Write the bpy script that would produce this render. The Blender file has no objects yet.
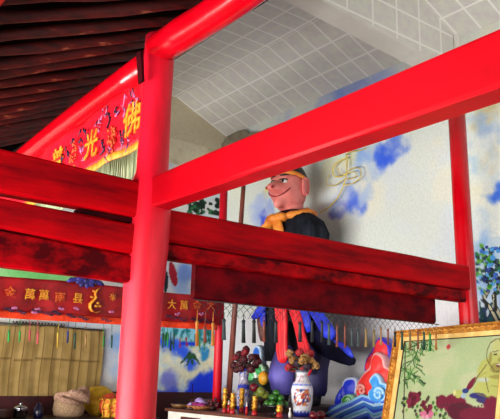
import bpy, math, random
from mathutils import Vector, Matrix, noise
random.seed(7)
SC = bpy.context.scene
COL = SC.collection
pi = math.pi

# ------------------------------------------------------------------ camera
# World axes: X runs across the hall to the painted side wall, Y runs down the hall, Z up.
V1, V2, PC = (1180., 400.), (-305., 364.), (250., 209.5)
FPX = math.sqrt(-((V1[0]-PC[0])*(V2[0]-PC[0]) + (V1[1]-PC[1])*(V2[1]-PC[1])))
def _c(p): return Vector((p[0]-PC[0], -(p[1]-PC[1]), -FPX))
ax_, ay_ = _c(V1).normalized(), _c(V2).normalized()
az_ = ax_.cross(ay_)
ROT = Matrix((ax_, ay_, az_))
EYE = Vector((0, 0, 1.5))
cd = bpy.data.cameras.new('camera'); cam = bpy.data.objects.new('camera', cd); COL.objects.link(cam)
cam.matrix_world = Matrix.Translation(EYE) @ ROT.to_4x4()
cd.sensor_width = 36; cd.lens = FPX/500*36; cd.clip_start = .02; cd.clip_end = 200
SC.camera = cam
def ray(px, py): return ROT @ _c((px, py))
def onX(px, py, v): d = ray(px, py); return EYE + d*((v-EYE.x)/d.x)
def onY(px, py, v): d = ray(px, py); return EYE + d*((v-EYE.y)/d.y)
def onZ(px, py, v): d = ray(px, py); return EYE + d*((v-EYE.z)/d.z)

# ------------------------------------------------------------------ materials
def lin(c):
    r = []
    for v in c[:3]:
        v /= 255.
        r.append(v/12.92 if v <= .04045 else ((v+.055)/1.055)**2.4)
    return tuple(r)+(1.,)
MATS = {}
def mat(name, c1, c2=None, rough=.5, scale=(6, 6, 6), lo=.4, hi=.65, bump=.0, bscale=40, metal=0., c3=None, spec=.5, sheen=0):
    if name in MATS: return MATS[name]
    m = bpy.data.materials.new(name); m.use_nodes = True
    n, l = m.node_tree.nodes, m.node_tree.links
    b = n['Principled BSDF']; b.inputs['Roughness'].default_value = rough; b.inputs['Metallic'].default_value = metal
    b.inputs['Specular IOR Level'].default_value = spec
    tc = n.new('ShaderNodeTexCoord'); mp = n.new('ShaderNodeMapping'); mp.inputs['Scale'].default_value = scale
    l.new(tc.outputs['Object'], mp.inputs['Vector'])
    nz = n.new('ShaderNodeTexNoise'); nz.inputs['Scale'].default_value = 1; nz.inputs['Detail'].default_value = 6; nz.inputs['Roughness'].default_value = .62
    l.new(mp.outputs[0], nz.inputs['Vector'])
    rp = n.new('ShaderNodeValToRGB'); l.new(nz.outputs[0], rp.inputs[0])
    e = rp.color_ramp.elements
    e[0].position = lo; e[1].position = hi
    e[0].color = lin(c2 or [v*.85 for v in c1]); e[1].color = lin(c1)
    if c3:
        x = e.new(min(.99, hi+.12)); x.color = lin(c3)
    l.new(rp.outputs[0], b.inputs['Base Color'])
    if bump:
        n2 = n.new('ShaderNodeTexNoise'); n2.inputs['Scale'].default_value = bscale; n2.inputs['Detail'].default_value = 4
        l.new(mp.outputs[0], n2.inputs['Vector'])
        bp = n.new('ShaderNodeBump'); bp.inputs['Strength'].default_value = bump; bp.inputs['Distance'].default_value = .01
        l.new(n2.outputs[0], bp.inputs['Height']); l.new(bp.outputs[0], b.inputs['Normal'])
    MATS[name] = m
    return m
def vmat(name, rough=.6, spec=.4, bump=0, bscale=60):
    """paint that follows the 'Col' colour attribute (painted murals, glaze, embroidery)"""
    if name in MATS: return MATS[name]
    m = bpy.data.materials.new(name); m.use_nodes = True
    n, l = m.node_tree.nodes, m.node_tree.links
    b = n['Principled BSDF']; b.inputs['Roughness'].default_value = rough; b.inputs['Specular IOR Level'].default_value = spec
    a = n.new('ShaderNodeAttribute'); a.attribute_name = 'Col'
    tc = n.new('ShaderNodeTexCoord'); nz = n.new('ShaderNodeTexNoise'); nz.inputs['Scale'].default_value = bscale; nz.inputs['Detail'].default_value = 3
    l.new(tc.outputs['Object'], nz.inputs['Vector'])
    mx = n.new('ShaderNodeMix'); mx.data_type = 'RGBA'; mx.blend_type = 'MULTIPLY'
    rp = n.new('ShaderNodeValToRGB'); rp.color_ramp.elements[0].color = (.82, .82, .82, 1); rp.color_ramp.elements[1].color = (1, 1, 1, 1)
    rp.color_ramp.elements[0].position = .3; rp.color_ramp.elements[1].position = .6
    l.new(nz.outputs[0], rp.inputs[0]); mx.inputs[0].default_value = .6
    l.new(a.outputs['Color'], mx.inputs[6]); l.new(rp.outputs[0], mx.inputs[7])
    l.new(mx.outputs[2], b.inputs['Base Color'])
    if bump:
        bp = n.new('ShaderNodeBump'); bp.inputs['Strength'].default_value = bump; bp.inputs['Distance'].default_value = .01
        l.new(nz.outputs[0], bp.inputs['Height']); l.new(bp.outputs[0], b.inputs['Normal'])
    MATS[name] = m
    return m
def tile_mat(name, ang):
    m = bpy.data.materials.new(name); m.use_nodes = True
    n, l = m.node_tree.nodes, m.node_tree.links
    b = n['Principled BSDF']; b.inputs['Roughness'].default_value = .55
    tc = n.new('ShaderNodeTexCoord'); mp = n.new('ShaderNodeMapping')
    mp.inputs['Rotation'].default_value = ang
    mp.inputs['Location'].default_value = (-.065, .18, 0)
    l.new(tc.outputs['Object'], mp.inputs['Vector'])
    br = n.new('ShaderNodeTexBrick'); br.offset = 0; br.inputs['Scale'].default_value = 1
    br.inputs['Brick Width'].default_value = .395; br.inputs['Row Height'].default_value = .30
    br.inputs['Mortar Size'].default_value = .016; br.inputs['Mortar Smooth'].default_value = .3
    br.inputs['Mortar'].default_value = lin((250, 248, 242))
    l.new(mp.outputs[0], br.inputs['Vector'])
    nz = n.new('ShaderNodeTexNoise'); nz.inputs['Scale'].default_value = 9; nz.inputs['Detail'].default_value = 5
    l.new(tc.outputs['Object'], nz.inputs['Vector'])
    rp = n.new('ShaderNodeValToRGB'); rp.color_ramp.elements[0].position = .38; rp.color_ramp.elements[1].position = .62
    rp.color_ramp.elements[0].color = lin((220, 214, 212)); rp.color_ramp.elements[1].color = lin((226, 226, 214))
    l.new(nz.outputs[0], rp.inputs[0])
    l.new(rp.outputs[0], br.inputs['Color1']); l.new(rp.outputs[0], br.inputs['Color2'])
    l.new(br.outputs[0], b.inputs['Base Color'])
    return m

# ------------------------------------------------------------------ mesh builder
class MB:
    def __init__(s): s.v, s.f, s.sm, s.mi, s.c = [], [], [], [], []
    def add(s, vs, fs, smooth=False, mi=0, col=None):
        o = len(s.v); s.v += [Vector(p) for p in vs]
        s.c += (list(col) if isinstance(col, list) else [col or (255, 255, 255)]*len(vs))
        for f in fs: s.f.append([i+o for i in f]); s.sm.append(smooth); s.mi.append(mi)
        return s
    def box(s, a, b, mi=0, col=None):
        (x0, y0, z0), (x1, y1, z1) = a, b
        vs = [(x0, y0, z0), (x1, y0, z0), (x1, y1, z0), (x0, y1, z0), (x0, y0, z1), (x1, y0, z1), (x1, y1, z1), (x0, y1, z1)]
        return s.add(vs, [(0, 3, 2, 1), (4, 5, 6, 7), (0, 1, 5, 4), (1, 2, 6, 5), (2, 3, 7, 6), (3, 0, 4, 7)], False, mi, col)
    def tube(s, pts, rad, n=12, smooth=True, mi=0, col=None, flat=(1, 1), ref=None, caps=True):
        pts = [Vector(p) for p in pts]
        if not hasattr(rad, '__len__'): rad = [rad]*len(pts)
        vs, fs = [], []
        T0 = (pts[-1]-pts[0]).normalized()
        up = Vector(ref) if ref else (Vector((0, 0, 1)) if abs(T0.z) < .8 else Vector((1, 0, 0)))
        for i, p in enumerate(pts):
            t = (pts[min(i+1, len(pts)-1)]-pts[max(i-1, 0)]).normalized()
            a = t.cross(up); a = a.normalized() if a.length > 1e-5 else Vector((1, 0, 0))
            b = a.cross(t).normalized()
            for k in range(n):
                q = 2*pi*k/n
                vs.append(p + a*(math.cos(q)*rad[i]*flat[0]) + b*(math.sin(q)*rad[i]*flat[1]))
        m = len(pts)
        for i in range(m-1):
            for k in range(n):
                k2 = (k+1) % n
                fs.append((i*n+k, i*n+k2, (i+1)*n+k2, (i+1)*n+k))
        if caps: fs.append(tuple(reversed(range(n)))); fs.append(tuple(range((m-1)*n, m*n)))
        return s.add(vs, fs, smooth, mi, col)
    def lathe(s, prof, c, n=24, mi=0, colf=None, col=None, sq=(1, 1)):
        vs, fs, cs = [], [], []
        for r, z in prof:
            for k in range(n):
                q = 2*pi*k/n
                vs.append((c[0]+math.cos(q)*r*sq[0], c[1]+math.sin(q)*r*sq[1], c[2]+z)); cs.append(colf(q, z) if colf else (col or (255, 255, 255)))
        m = len(prof)
        for i in range(m-1):
            for k in range(n):
                k2 = (k+1) % n
                fs.append((i*n+k, i*n+k2, (i+1)*n+k2, (i+1)*n+k))
        fs.append(tuple(reversed(range(n)))); fs.append(tuple(range((m-1)*n, m*n)))
        return s.add(vs, fs, True, mi, cs)
    def ball(s, c, r, mi=0, col=None, nu=14, nv=9, M=None, fn=None):
        if not hasattr(r, '__len__'): r = (r, r, r)
        c = Vector(c); vs, fs = [], []
        for i in range(nv+1):
            th = pi*i/nv
            for k in range(nu):
                ph = 2*pi*k/nu
                d = Vector((math.sin(th)*math.cos(ph), math.sin(th)*math.sin(ph), math.cos(th)))
                p = Vector((d.x*r[0], d.y*r[1], d.z*r[2]))
                if fn: p *= fn(d)
                if M: p = M @ p
                vs.append(c+p)
        for i in range(nv):
            for k in range(nu):
                k2 = (k+1) % nu
                fs.append((i*nu+k, (i+1)*nu+k, (i+1)*nu+k2, i*nu+k2))
        return s.add(vs, fs, True, mi, col)
    def prism(s, poly, d, mi=0, col=None, smooth=False):
        """closed outline (3-D points) swept by vector d"""
        n = len(poly); d = Vector(d); a = [Vector(p) for p in poly]
        vs = a+[p+d for p in a]
        fs = [tuple(range(n)), tuple(reversed(range(n, 2*n)))]+[(i, i+n, (i+1) % n+n, (i+1) % n) for i in range(n)]
        return s.add(vs, fs, smooth, mi, col)
    def grid(s, fn, nu, nv, smooth=True, mi=0, colf=None):
        vs, cs = [], []
        for j in range(nv+1):
            for i in range(nu+1):
                p = fn(i/nu, j/nv); vs.append(p); cs.append(colf(i/nu, j/nv) if colf else (255, 255, 255))
        fs = [(j*(nu+1)+i, j*(nu+1)+i+1, (j+1)*(nu+1)+i+1, (j+1)*(nu+1)+i) for j in range(nv) for i in range(nu)]
        return s.add(vs, fs, smooth, mi, cs)
    def build(s, name, mats, parent=None, origin=None, bevel=0, sub=0, solid=0, shade=None):
        if not isinstance(mats, (list, tuple)): mats = [mats]
        if parent is not None: org = Vector(WL[parent.name])
        elif origin is not None: org = Vector(origin)
        else:
            lo = [min(p[i] for p in s.v) for i in range(3)]; hi = [max(p[i] for p in s.v) for i in range(3)]
            org = Vector(((lo[0]+hi[0])/2, (lo[1]+hi[1])/2, lo[2]))
        me = bpy.data.meshes.new(name); me.from_pydata([p-org for p in s.v], [], s.f); me.update()
        for m in mats: me.materials.append(m)
        me.polygons.foreach_set('use_smooth', s.sm); me.polygons.foreach_set('material_index', s.mi)
        if any(c != (255, 255, 255) for c in s.c):
            at = me.color_attributes.new('Col', 'FLOAT_COLOR', 'POINT')
            fl = []
            for c in s.c: fl += lin(c)
            at.data.foreach_set('color', fl)
        import bmesh
        bm = bmesh.new(); bm.from_mesh(me); bmesh.ops.recalc_face_normals(bm, faces=bm.faces); bm.to_mesh(me); bm.free()
        o = bpy.data.objects.new(name, me); COL.objects.link(o)
        if parent is not None: o.parent = parent
        else: o.location = org
        WL[o.name] = org
        if solid: q = o.modifiers.new('s', 'SOLIDIFY'); q.thickness = solid; q.offset = 0
        if bevel: q = o.modifiers.new('b', 'BEVEL'); q.width = bevel; q.segments = 2; q.limit_method = 'ANGLE'
        if sub: q = o.modifiers.new('u', 'SUBSURF'); q.levels = sub; q.render_levels = sub
        return o
WL = {}
def tag(o, label=None, cat=None, group=None, kind=None):
    if label: o['label'] = label
    if cat: o['category'] = cat
    if group: o['group'] = group
    if kind: o['kind'] = kind
    return o
def thing(name, loc, label, cat, group=None):
    o = bpy.data.objects.new(name, None); COL.objects.link(o); o.location = loc; o.empty_display_size = .1
    WL[o.name] = Vector(loc); return tag(o, label, cat, group)
def dup(o, loc, label=None, group=None, rz=0):
    c = o.copy(); COL.objects.link(c); c.location = loc; c.rotation_euler = (0, 0, rz)
    if label: c['label'] = label
    if group: c['group'] = group
    WL[c.name] = Vector(loc)
    for ch in o.children:
        d = ch.copy(); COL.objects.link(d); d.parent = c; WL[d.name] = Vector(loc)
        for g in ch.children:
            e = g.copy(); COL.objects.link(e); e.parent = d; WL[e.name] = Vector(loc)
    return c
def struct(mb, name, m, **k): return tag(mb.build(name, m, origin=(0, 0, 0), **k), kind='structure')
def fbm(x, y, s=1., o=4, seed=0.):
    return noise.fractal(Vector((x*s+seed, y*s-seed, seed*.7)), 1.0, 2.0, o)   # about -1..1
def mixc(a, b, t):
    t = max(0., min(1., t)); return tuple(a[i]+(b[i]-a[i])*t for i in range(3))
def sst(a, b, x):
    t = max(0., min(1., (x-a)/(b-a))); return t*t*(3-2*t)
def segd(p, a, b):
    ax, ay = a; bx, by = b; dx, dy = bx-ax, by-ay; L = dx*dx+dy*dy
    t = 0 if L == 0 else max(0, min(1, ((p[0]-ax)*dx+(p[1]-ay)*dy)/L))
    return math.hypot(p[0]-ax-dx*t, p[1]-ay-dy*t)
ORD = ['first', 'second', 'third', 'fourth', 'fifth', 'sixth', 'seventh', 'eighth', 'ninth', 'tenth', 'eleventh', 'twelfth',
       'thirteenth', 'fourteenth', 'fifteenth', 'sixteenth', 'seventeenth', 'eighteenth', 'nineteenth', 'twentieth', 'twenty-first', 'twenty-second']

RED = mat('bright_red_paint', (180, 1, 18), (160, 0, 13), .42, (3, 3, 3), .35, .6, .08, 60, spec=.18)
GLOSS = mat('glossy_red_lacquer', (206, 2, 22), (184, 0, 14), .2, (3, 3, 3), .35, .6, .06, 60, spec=.5)
DRED_SHADE = mat('shaded_dark_red_paint', (120, 0, 12), (64, 0, 8), .6, (5, 9, 9), .38, .68, .25, 25, spec=.06)  # darker copy of the beam red; the set-back board's shade is in its colour
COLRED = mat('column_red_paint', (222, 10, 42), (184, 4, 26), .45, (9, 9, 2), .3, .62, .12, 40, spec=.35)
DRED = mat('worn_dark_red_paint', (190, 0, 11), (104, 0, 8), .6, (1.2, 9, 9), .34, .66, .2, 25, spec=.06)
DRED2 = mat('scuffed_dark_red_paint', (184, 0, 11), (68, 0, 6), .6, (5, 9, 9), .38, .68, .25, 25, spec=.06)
LOG = mat('dark_rafter_wood', (78, 12, 8), (26, 5, 4), .6, (2.5, 14, 14), .36, .60, .5, 20, c3=(170, 110, 76), spec=.3)
DECK = mat('shade_black_roof_board', (18, 10, 8), (8, 5, 4), 1., (2, 9, 9), .4, .7, .3, 20, spec=0.)  # near-black base puts the shade between the rafters into the boards
XW, YB = 6.7, 9.45

# ------------------------------------------------------------------ setting: floor, walls, ceiling
STONE = mat('grey_floor_stone', (120, 112, 104), (96, 90, 84), .7, (2, 2, 2), .3, .7, .2, 20)
struct(MB().box((-4, -4, -.1), (XW+.2, YB+.2, 0)), 'floor', STONE)

WR = vmat('painted_plaster', .75, .3, .08, 30)
# side wall painting: clouds, blue sky patches, a tree
def yz(px, py): p = onX(px, py, XW); return p.y, p.z
blue_spots = [(yz(x, y), r, s, c) for x, y, r, s, c in [
    (384, 152, .17, .9, (40, 86, 235)), (362, 158, .22, .7, (120, 165, 245)), (396, 146, .14, .6, (60, 100, 230)), (374, 172, .12, .4, (130, 170, 240)),
    (352, 204, .15, .85, (50, 88, 225)), (340, 214, .10, .6, (90, 90, 215)), (362, 190, .14, .45, (120, 160, 240)), (345, 196, .2, .35, (150, 170, 235)),
    (264, 224, .15, .9, (40, 60, 225)), (258, 212, .20, .6, (150, 175, 240)), (272, 210, .10, .5, (120, 150, 240)), (276, 196, .13, .35, (190, 205, 240)),
    (494, 193, .10, .95, (40, 95, 220)), (486, 198, .07, .6, (110, 150, 220)), (481, 126, .11, .5, (120, 160, 215)), (478, 157, .13, .5, (150, 190, 225)), (470, 150, .08, .4, (150, 190, 225)),
    (497, 132, .10, .5, (130, 165, 210)), (492, 226, .14, .45, (120, 170, 235)), (494, 178, .12, .3, (170, 200, 225)),
    (490, 245, .2, .5, (110, 160, 225)), (480, 300, .25, .5, (120, 165, 225)), (495, 290, .2, .5, (90, 140, 220)),
    (330, 108, .35, .5, (90, 125, 235)), (375, 86, .3, .45, (110, 140, 235)), (350, 96, .3, .45, (90, 120, 230)), (290, 122, .2, .3, (150, 170, 235))]]
yel_spots = [(yz(x, y), r, s, c) for x, y, r, s, c in [
    (268, 190, .10, .8, (240, 205, 70)), (263, 198, .08, .4, (240, 215, 120)), (478, 117, .10, .5, (215, 190, 120)), (492, 112, .12, .6, (200, 175, 110)),
    (488, 150, .1, .35, (225, 205, 160)), (500, 160, .1, .4, (200, 180, 150)), (330, 170, .22, .45, (222, 216, 160)), (345, 160, .16, .45, (226, 220, 150)), (472, 195, .1, .3, (232, 226, 190)), (360, 240, .2, .12, (230, 226, 200))]]
rnd = random.Random(3)
leaf = []
for _ in range(170):
    x, y = rnd.gauss(490, 9), rnd.gauss(268, 13)
    if not (473 < x < 520 and 243 < y < 300): continue
    leaf.append((yz(x, y), rnd.uniform(.016, .036), rnd.choice([(40, 120, 30), (24, 62, 40), (50, 100, 190), (30, 50, 130), (90, 160, 40), (20, 40, 50), (18, 34, 60), (70, 150, 215)])))
trunks = [[(498, 323), (491, 309), (483, 300), (488, 291), (491, 280), (487, 272)], [(502, 320), (495, 306), (494, 296), (499, 286), (496, 276)]]
trunks = [[yz(*p) for p in t] for t in trunks]
grass = [(yz(485+rnd.gauss(0, 3), 324), yz(485+rnd.gauss(0, 13), rnd.uniform(303, 318)), rnd.choice([(20, 60, 60), (40, 90, 90), (30, 50, 90)])) for _ in range(26)]
tmin = yz(474, 240); tmax = yz(520, 326)
def wall_colour(y, z):
    c = (222, 228, 219)
    n = fbm(y, z, 1.1, 4, 3.1); c = mixc(c, (214, 222, 236), sst(.0, .6, n)*.5)
    n = fbm(y, z, 1.4, 4, 9.7); c = mixc(c, (236, 230, 204), sst(.1, .7, n)*.55)
    wx, wz = fbm(y, z, 2.6, 5, 5.)*.22, fbm(y, z, 2.6, 5, 15.)*.22; n3 = fbm(y, z, 5, 4, 25.)
    for (cy, cz), r, s, k in yel_spots+blue_spots:
        d = math.hypot((y+wx-cy)*.85, z+wz-cz)/r
        if d < 1.6: c = mixc(c, k, s*(1-sst(.2, 1.5, d+.25*n3)))
    if y < 4.15:
        cl_ = sst(.05, .12, fbm(y, z*1.3, 1.7, 3, 40.)); c = mixc(c, (238, 240, 236), .75*cl_); c = mixc(c, (176, 204, 232), .6*sst(.0, .05, fbm(y, z*1.3, 1.7, 3, 40.))*(1-cl_))
    if z < 2.6 and y > 4.3: c = mixc(c, (222, 220, 222), sst(2.6, 2.3, z))
    if y < tmin[0] and z < tmin[1] and z > .9:
        c = mixc(c, (150, 190, 225), .35*sst(3.3, 3., z))
        for a, b, k in grass:
            if segd((y, z), a, b) < .016: c = k
        for t in trunks:
            for a, b in zip(t, t[1:]):
                d = segd((y, z), a, b)
                if d < .027: c = (30, 34, 30) if (d > .016 or fbm(y*4, z, 6, 2, 5) > .12) else (206, 200, 170)
        for (cy, cz), r, k in leaf:
            d = math.hypot((y-cy), (z-cz)*1.3)/r
            if d < 1.05+.35*fbm(y, z, 18, 2, cy): c = mixc(k, (220, 235, 245), .35*max(0, fbm(y, z, 25, 2, 1)))
    return c
Y0, Y1, Z0, Z1 = 2.6, YB, .8, 5.62
mb = MB()
def patch(ya_, yb_, za_, zb_, st_):
    mb.grid(lambda u, v: (XW, ya_+(yb_-ya_)*u, za_+(zb_-za_)*v), int((yb_-ya_)/st_), int((zb_-za_)/st_), False, 0, lambda u, v: wall_colour(ya_+(yb_-ya_)*u, za_+(zb_-za_)*v))
patch(Y0, 4.45, Z0, 1.75, .05); patch(Y0, 3.55, 1.75, 3.3, .04); patch(3.55, 4.45, 1.75, 3.3, .0075); patch(Y0, 4.45, 3.3, Z1, .025); patch(4.45, Y1, Z0, Z1, .022)
mb.box((XW+.002, -1.5, 0), (XW+.2, YB+.2, Z1), 0, (225, 222, 214))
mb.box((XW, -1.5, 0), (XW+.001, Y0, Z1), 0, (225, 222, 214)); mb.box((XW, Y0, 0), (XW+.001, YB, Z0), 0, (225, 222, 214))
struct(mb, 'wall_right', WR)

# back wall: landscape mural, pale sky panels, green frieze
def xz(px, py): p = onY(px, py, YB); return p.x, p.z
MUR = [(xz(x, y), r, s, c) for x, y, r, s, c in [
    (168, 338, .13, .8, (90, 170, 120)), (178, 334, .12, .8, (120, 190, 200)), (196, 338, .13, .8, (40, 120, 130)), (206, 340, .12, .9, (60, 130, 190)), (200, 334, .10, .7, (30, 110, 70)), (189, 334, .08, .6, (200, 225, 225)),
    (182, 354, .11, .9, (30, 70, 225)), (188, 347, .07, 1., (30, 70, 220)), (203, 354, .07, .95, (30, 110, 200)), (172, 350, .1, .6, (130, 190, 240)), (195, 350, .06, .5, (190, 215, 240)),
    (175, 356, .3, .75, (150, 185, 232)), (198, 372, .34, .75, (222, 212, 172)), (172, 372, .26, .8, (206, 212, 196)), (200, 387, .2, .9, (40, 70, 226)), (168, 388, .18, .7, (96, 110, 220)), (180, 345, .22, .6, (140, 205, 215)), (168, 365, .2, .7, (205, 208, 190)), (186, 372, .2, .7, (212, 208, 176)), (200, 368, .14, .7, (226, 216, 180)),
    (206, 386, .14, 1., (20, 50, 225)), (196, 390, .13, .9, (30, 60, 220)), (172, 378, .12, .55, (120, 140, 215)), (165, 392, .12, .8, (70, 100, 220)), (182, 392, .10, .7, (60, 90, 220)),
    (186, 272, .16, .6, (60, 110, 225)), (182, 288, .16, .5, (100, 150, 235)), (168, 268, .08, .5, (220, 225, 230)),
    (117, 342, .14, .7, (120, 170, 240)), (110, 360, .2, .4, (190, 210, 240)), (118, 372, .12, .4, (150, 185, 235))]]
mq0, mq1 = xz(214, 331), xz(150, 396)
MX = lambda px: xz(px, 360)[0]
will = [(xz(190, 352), xz(184+4*i, 362+rnd.uniform(-3, 6)), (30, 70, 40)) for i in range(5)]+[(xz(191+i, 354), xz(181+6*i, 366-2*abs(i-1.5)), (40, 90, 50)) for i in range(4)]
will += [(xz(x, 332), xz(x+rnd.uniform(-2, 2), 344+rnd.uniform(-4, 6)), rnd.choice([(20, 90, 50), (30, 60, 50), (60, 140, 70)])) for x in (164, 167, 171, 174, 196, 199, 204, 208)]
pag = [(xz(180, 339), xz(180, 347), (170, 40, 60)), (xz(186, 338), xz(187, 346), (170, 40, 60))]
mar = xz(173, 274); mdk = xz(166, 282)
grn = [(xz(rnd.uniform(186, 219), rnd.uniform(200, 214)), rnd.uniform(.03, .06), rnd.choice([(20, 60, 36), (10, 36, 24), (50, 110, 70)])) for _ in range(60)]
fr0, fr1 = onY(0, 262, YB).z, onY(75, 284, YB).z
fx1 = xz(76, 276)[0]
def back_colour(x, z):
    c = (222, 222, 218)
    if z > 4.88: c = (222, 212, 184); return mixc(c, (196, 184, 152), sst(.1, .5, fbm(x, z, 2, 3, 2)))
    c = mixc(c, (196, 212, 236), sst(0, .5, fbm(x, z, 1.4, 4, 4.4))*.6)
    for (cx, cz), r, s, k in MUR:
        d = math.hypot(x+fbm(x, z, 5, 3, 1)*.04-cx, z+fbm(x, z, 5, 3, 8)*.04-cz)/r
        if d < 1.4: c = mixc(c, k, s*(1-sst(.5, 1.4, d)))
    for a, b, k in will+pag:
        if segd((x, z), a, b) < .018: c = k
    if mq1[1] < z < mq0[1]+.12 and x > MX(150):
        a = (x-MX(160))/(MX(213)-MX(160)); b = (mq0[1]-z)/(mq0[1]-mq1[1]); n1 = fbm(x, z, 4, 4, 21); n2 = fbm(x, z, 9, 3, 33)
        c = mixc((232, 226, 188), (206, 224, 226), sst(-.2, .4, n1)+.4*(1-a))
        c = mixc(c, (246, 240, 206), sst(.1, .5, n2)*.7)
        t_ = 1-sst(.12, .30, b+n1*.12)
        c = mixc(c, mixc((140, 214, 236), (20, 120, 130), sst(-.15, .3, n2+.5*(a-.55))), t_)
        d_ = min(segd((a, b), p, q) for p, q in [((.05, .22), (.3, .27)), ((.3, .27), (.5, .42)), ((.5, .42), (.58, .52))])
        c = mixc(c, (40, 90, 246), .95*(1-sst(.04, .15, d_+n2*.06)))
        c = mixc(c, (24, 130, 200), .9*(1-sst(.05, .14, math.hypot((a-.82), (b-.36)*1.1)+n2*.06)))
        c = mixc(c, (20, 60, 236), 1-sst(.0, .12, (.97-.30*sst(.35, 1., a))-b+n1*.12))
        c = mixc(c, (104, 112, 226), .8*(1-sst(.08, .24, math.hypot(a-.18, b-.80)+n1*.1)))
        c = mixc(c, (26, 60, 226), 1-sst(.015, .05, abs(b-.22)*1.2+max(0, abs(a-.50)-.13)))
        for p, q, k in will+pag:
            if segd((x, z), p, q) < .014: c = k
    if fr1-.12 < z < fr0+.05 and x < fx1: c = mixc((132, 222, 130), (160, 232, 150), fbm(x, z, 3, 3, 6)+.4)
    if math.hypot((x-mar[0]+(z-mar[1])*.25)/.075, (z-mar[1])/.19) < 1: c = (168, 20, 46)
    if math.hypot((x-mdk[0])/.04, (z-mdk[1])/.17) < 1: c = (26, 40, 50)
    for (cx, cz), r, k in grn:
        if math.hypot(x-cx, (z-cz)*1.4) < r: c = k
    if z < 1.245: c = (18, 20, 30)
    return c
mb = MB()
mb.grid(lambda u, v: (2.2+(XW-2.2)*u, YB, 1.2+4.1*v), 260, 236, False, 0, lambda u, v: back_colour(2.2+(XW-2.2)*u, 1.2+4.1*v))
mb.box((-4, YB+.002, 0), (XW+.2, YB+.2, 6.4), 0, (205, 196, 170)); mb.box((-4, YB, 0), (2.2, YB+.001, 3.2), 0, (205, 200, 190)); mb.box((2.2, YB, 5.3), (XW, YB+.001, 6.4), 0, (208, 197, 168))
struct(mb, 'wall_back', WR)
DADO = mat('maroon_dado_paint', (70, 10, 16), (44, 6, 10), .6)
struct(MB().box((-2, YB-.03, 0), (XW-.001, YB-.002, 1.255)), 'trim_1', DADO)

# ceiling: flat centre then tiled slope falling to the painted wall
sl = math.atan(.426)
CT = tile_mat('ceiling_tile_slope', (0, -sl, 0)); CF = tile_mat('ceiling_tile_flat', (0, 0, 0)); CV = tile_mat('tile_facing', (pi/2, 0, 0))
zr = 5.58+.426*(XW-5.65)
mb = MB(); e = Vector((.426, 0, 1)).normalized()*.08
mb.prism([(5.65, -1.5, zr), (XW+.2, -1.5, 5.58-.426*.2), (XW+.2, YB+.2, 5.58-.426*.2), (5.65, YB+.2, zr)], e, 0)
mb.box((2.0, -1.5, zr), (5.65, YB+.2, zr+.08), 1)
struct(mb, 'ceiling', [CT, CF])
struct(MB().box((2.82, -1.5, 4.22), (2.92, YB, zr)), 'wall_left', WR)
SOF = mat('smooth_cream_plaster', (232, 228, 220), (222, 216, 206), .6, (2, 2, 2))
mb = MB()
for y0_, y1_, za_, zb_, mi_ in [(4.665, 4.925, 5.36, 5.145, 1), (4.66, 4.93, 5.33, 5.115, 0)]:
    x0_, x1_ = 2.93, XW; h_ = .9 if mi_ else .03
    mb.add([(x0_, y0_, za_), (x1_, y0_, zb_), (x1_, y1_, zb_), (x0_, y1_, za_), (x0_, y0_, za_+h_), (x1_, y0_, zb_+h_), (x1_, y1_, zb_+h_), (x0_, y1_, za_+h_)], [(0, 3, 2, 1), (4, 5, 6, 7), (0, 1, 5, 4), (1, 2, 6, 5), (2, 3, 7, 6), (3, 0, 4, 7)], False, mi_)
struct(mb, 'trim_2', [SOF, CV])
struct(MB().box((6.63, 4.59, 5.0), (XW, 4.655, 5.6)), 'trim_4', SOF)

# ------------------------------------------------------------------ red timber frame
CX, CY = 2.188, 3.922
mb = MB(); prof = [(0, .136), (.5, .128), (1.3, .122), (1.95, .124), (2.3, .140), (2.70, .138), (2.80, .106), (3.3, .101), (3.55, .104), (3.78, .104)]
vs = []; n = 28
for z, r in prof:
    for k in range(n):
        q = 2*pi*k/n; rr = r*(1+.035*fbm(math.cos(q)*1.2, z+math.sin(q)*1.2, 1.3, 3, 2))
        vs.append((CX-.016*(1-sst(1.9, 2.9, z))+math.cos(q)*rr, CY+math.sin(q)*rr, z))
fs = [(i*n+k, i*n+(k+1) % n, (i+1)*n+(k+1) % n, (i+1)*n+k) for i in range(len(prof)-1) for k in range(n)]+[tuple(reversed(range(n))), tuple(range((len(prof)-1)*n, len(prof)*n))]
col = thing('timber_column', (CX, CY, 0), 'thick round bright red timber column in the left foreground', 'column')
mb.add(vs, fs, True); mb.build('shaft', COLRED, col)
DK = mat('dark_tenon_wood', (60, 4, 10), (30, 2, 6), .8, spec=.05)
a = onY(140.5, 52, CY-.09); b = onY(142, 82, CY-.09)
MB().prism([(a.x-.012, a.y-.02, a.z), (a.x+.012, a.y-.02, a.z), (b.x+.008, b.y-.02, b.z), (b.x-.008, b.y-.02, b.z)], (0, .06, 0)).build('wedge', DK, col)
MB().lathe([(.2, 0), (.2, .1), (.17, .16), (.17, .2)], (CX, CY, 0), 24).build('stone_base', STONE, col)

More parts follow.
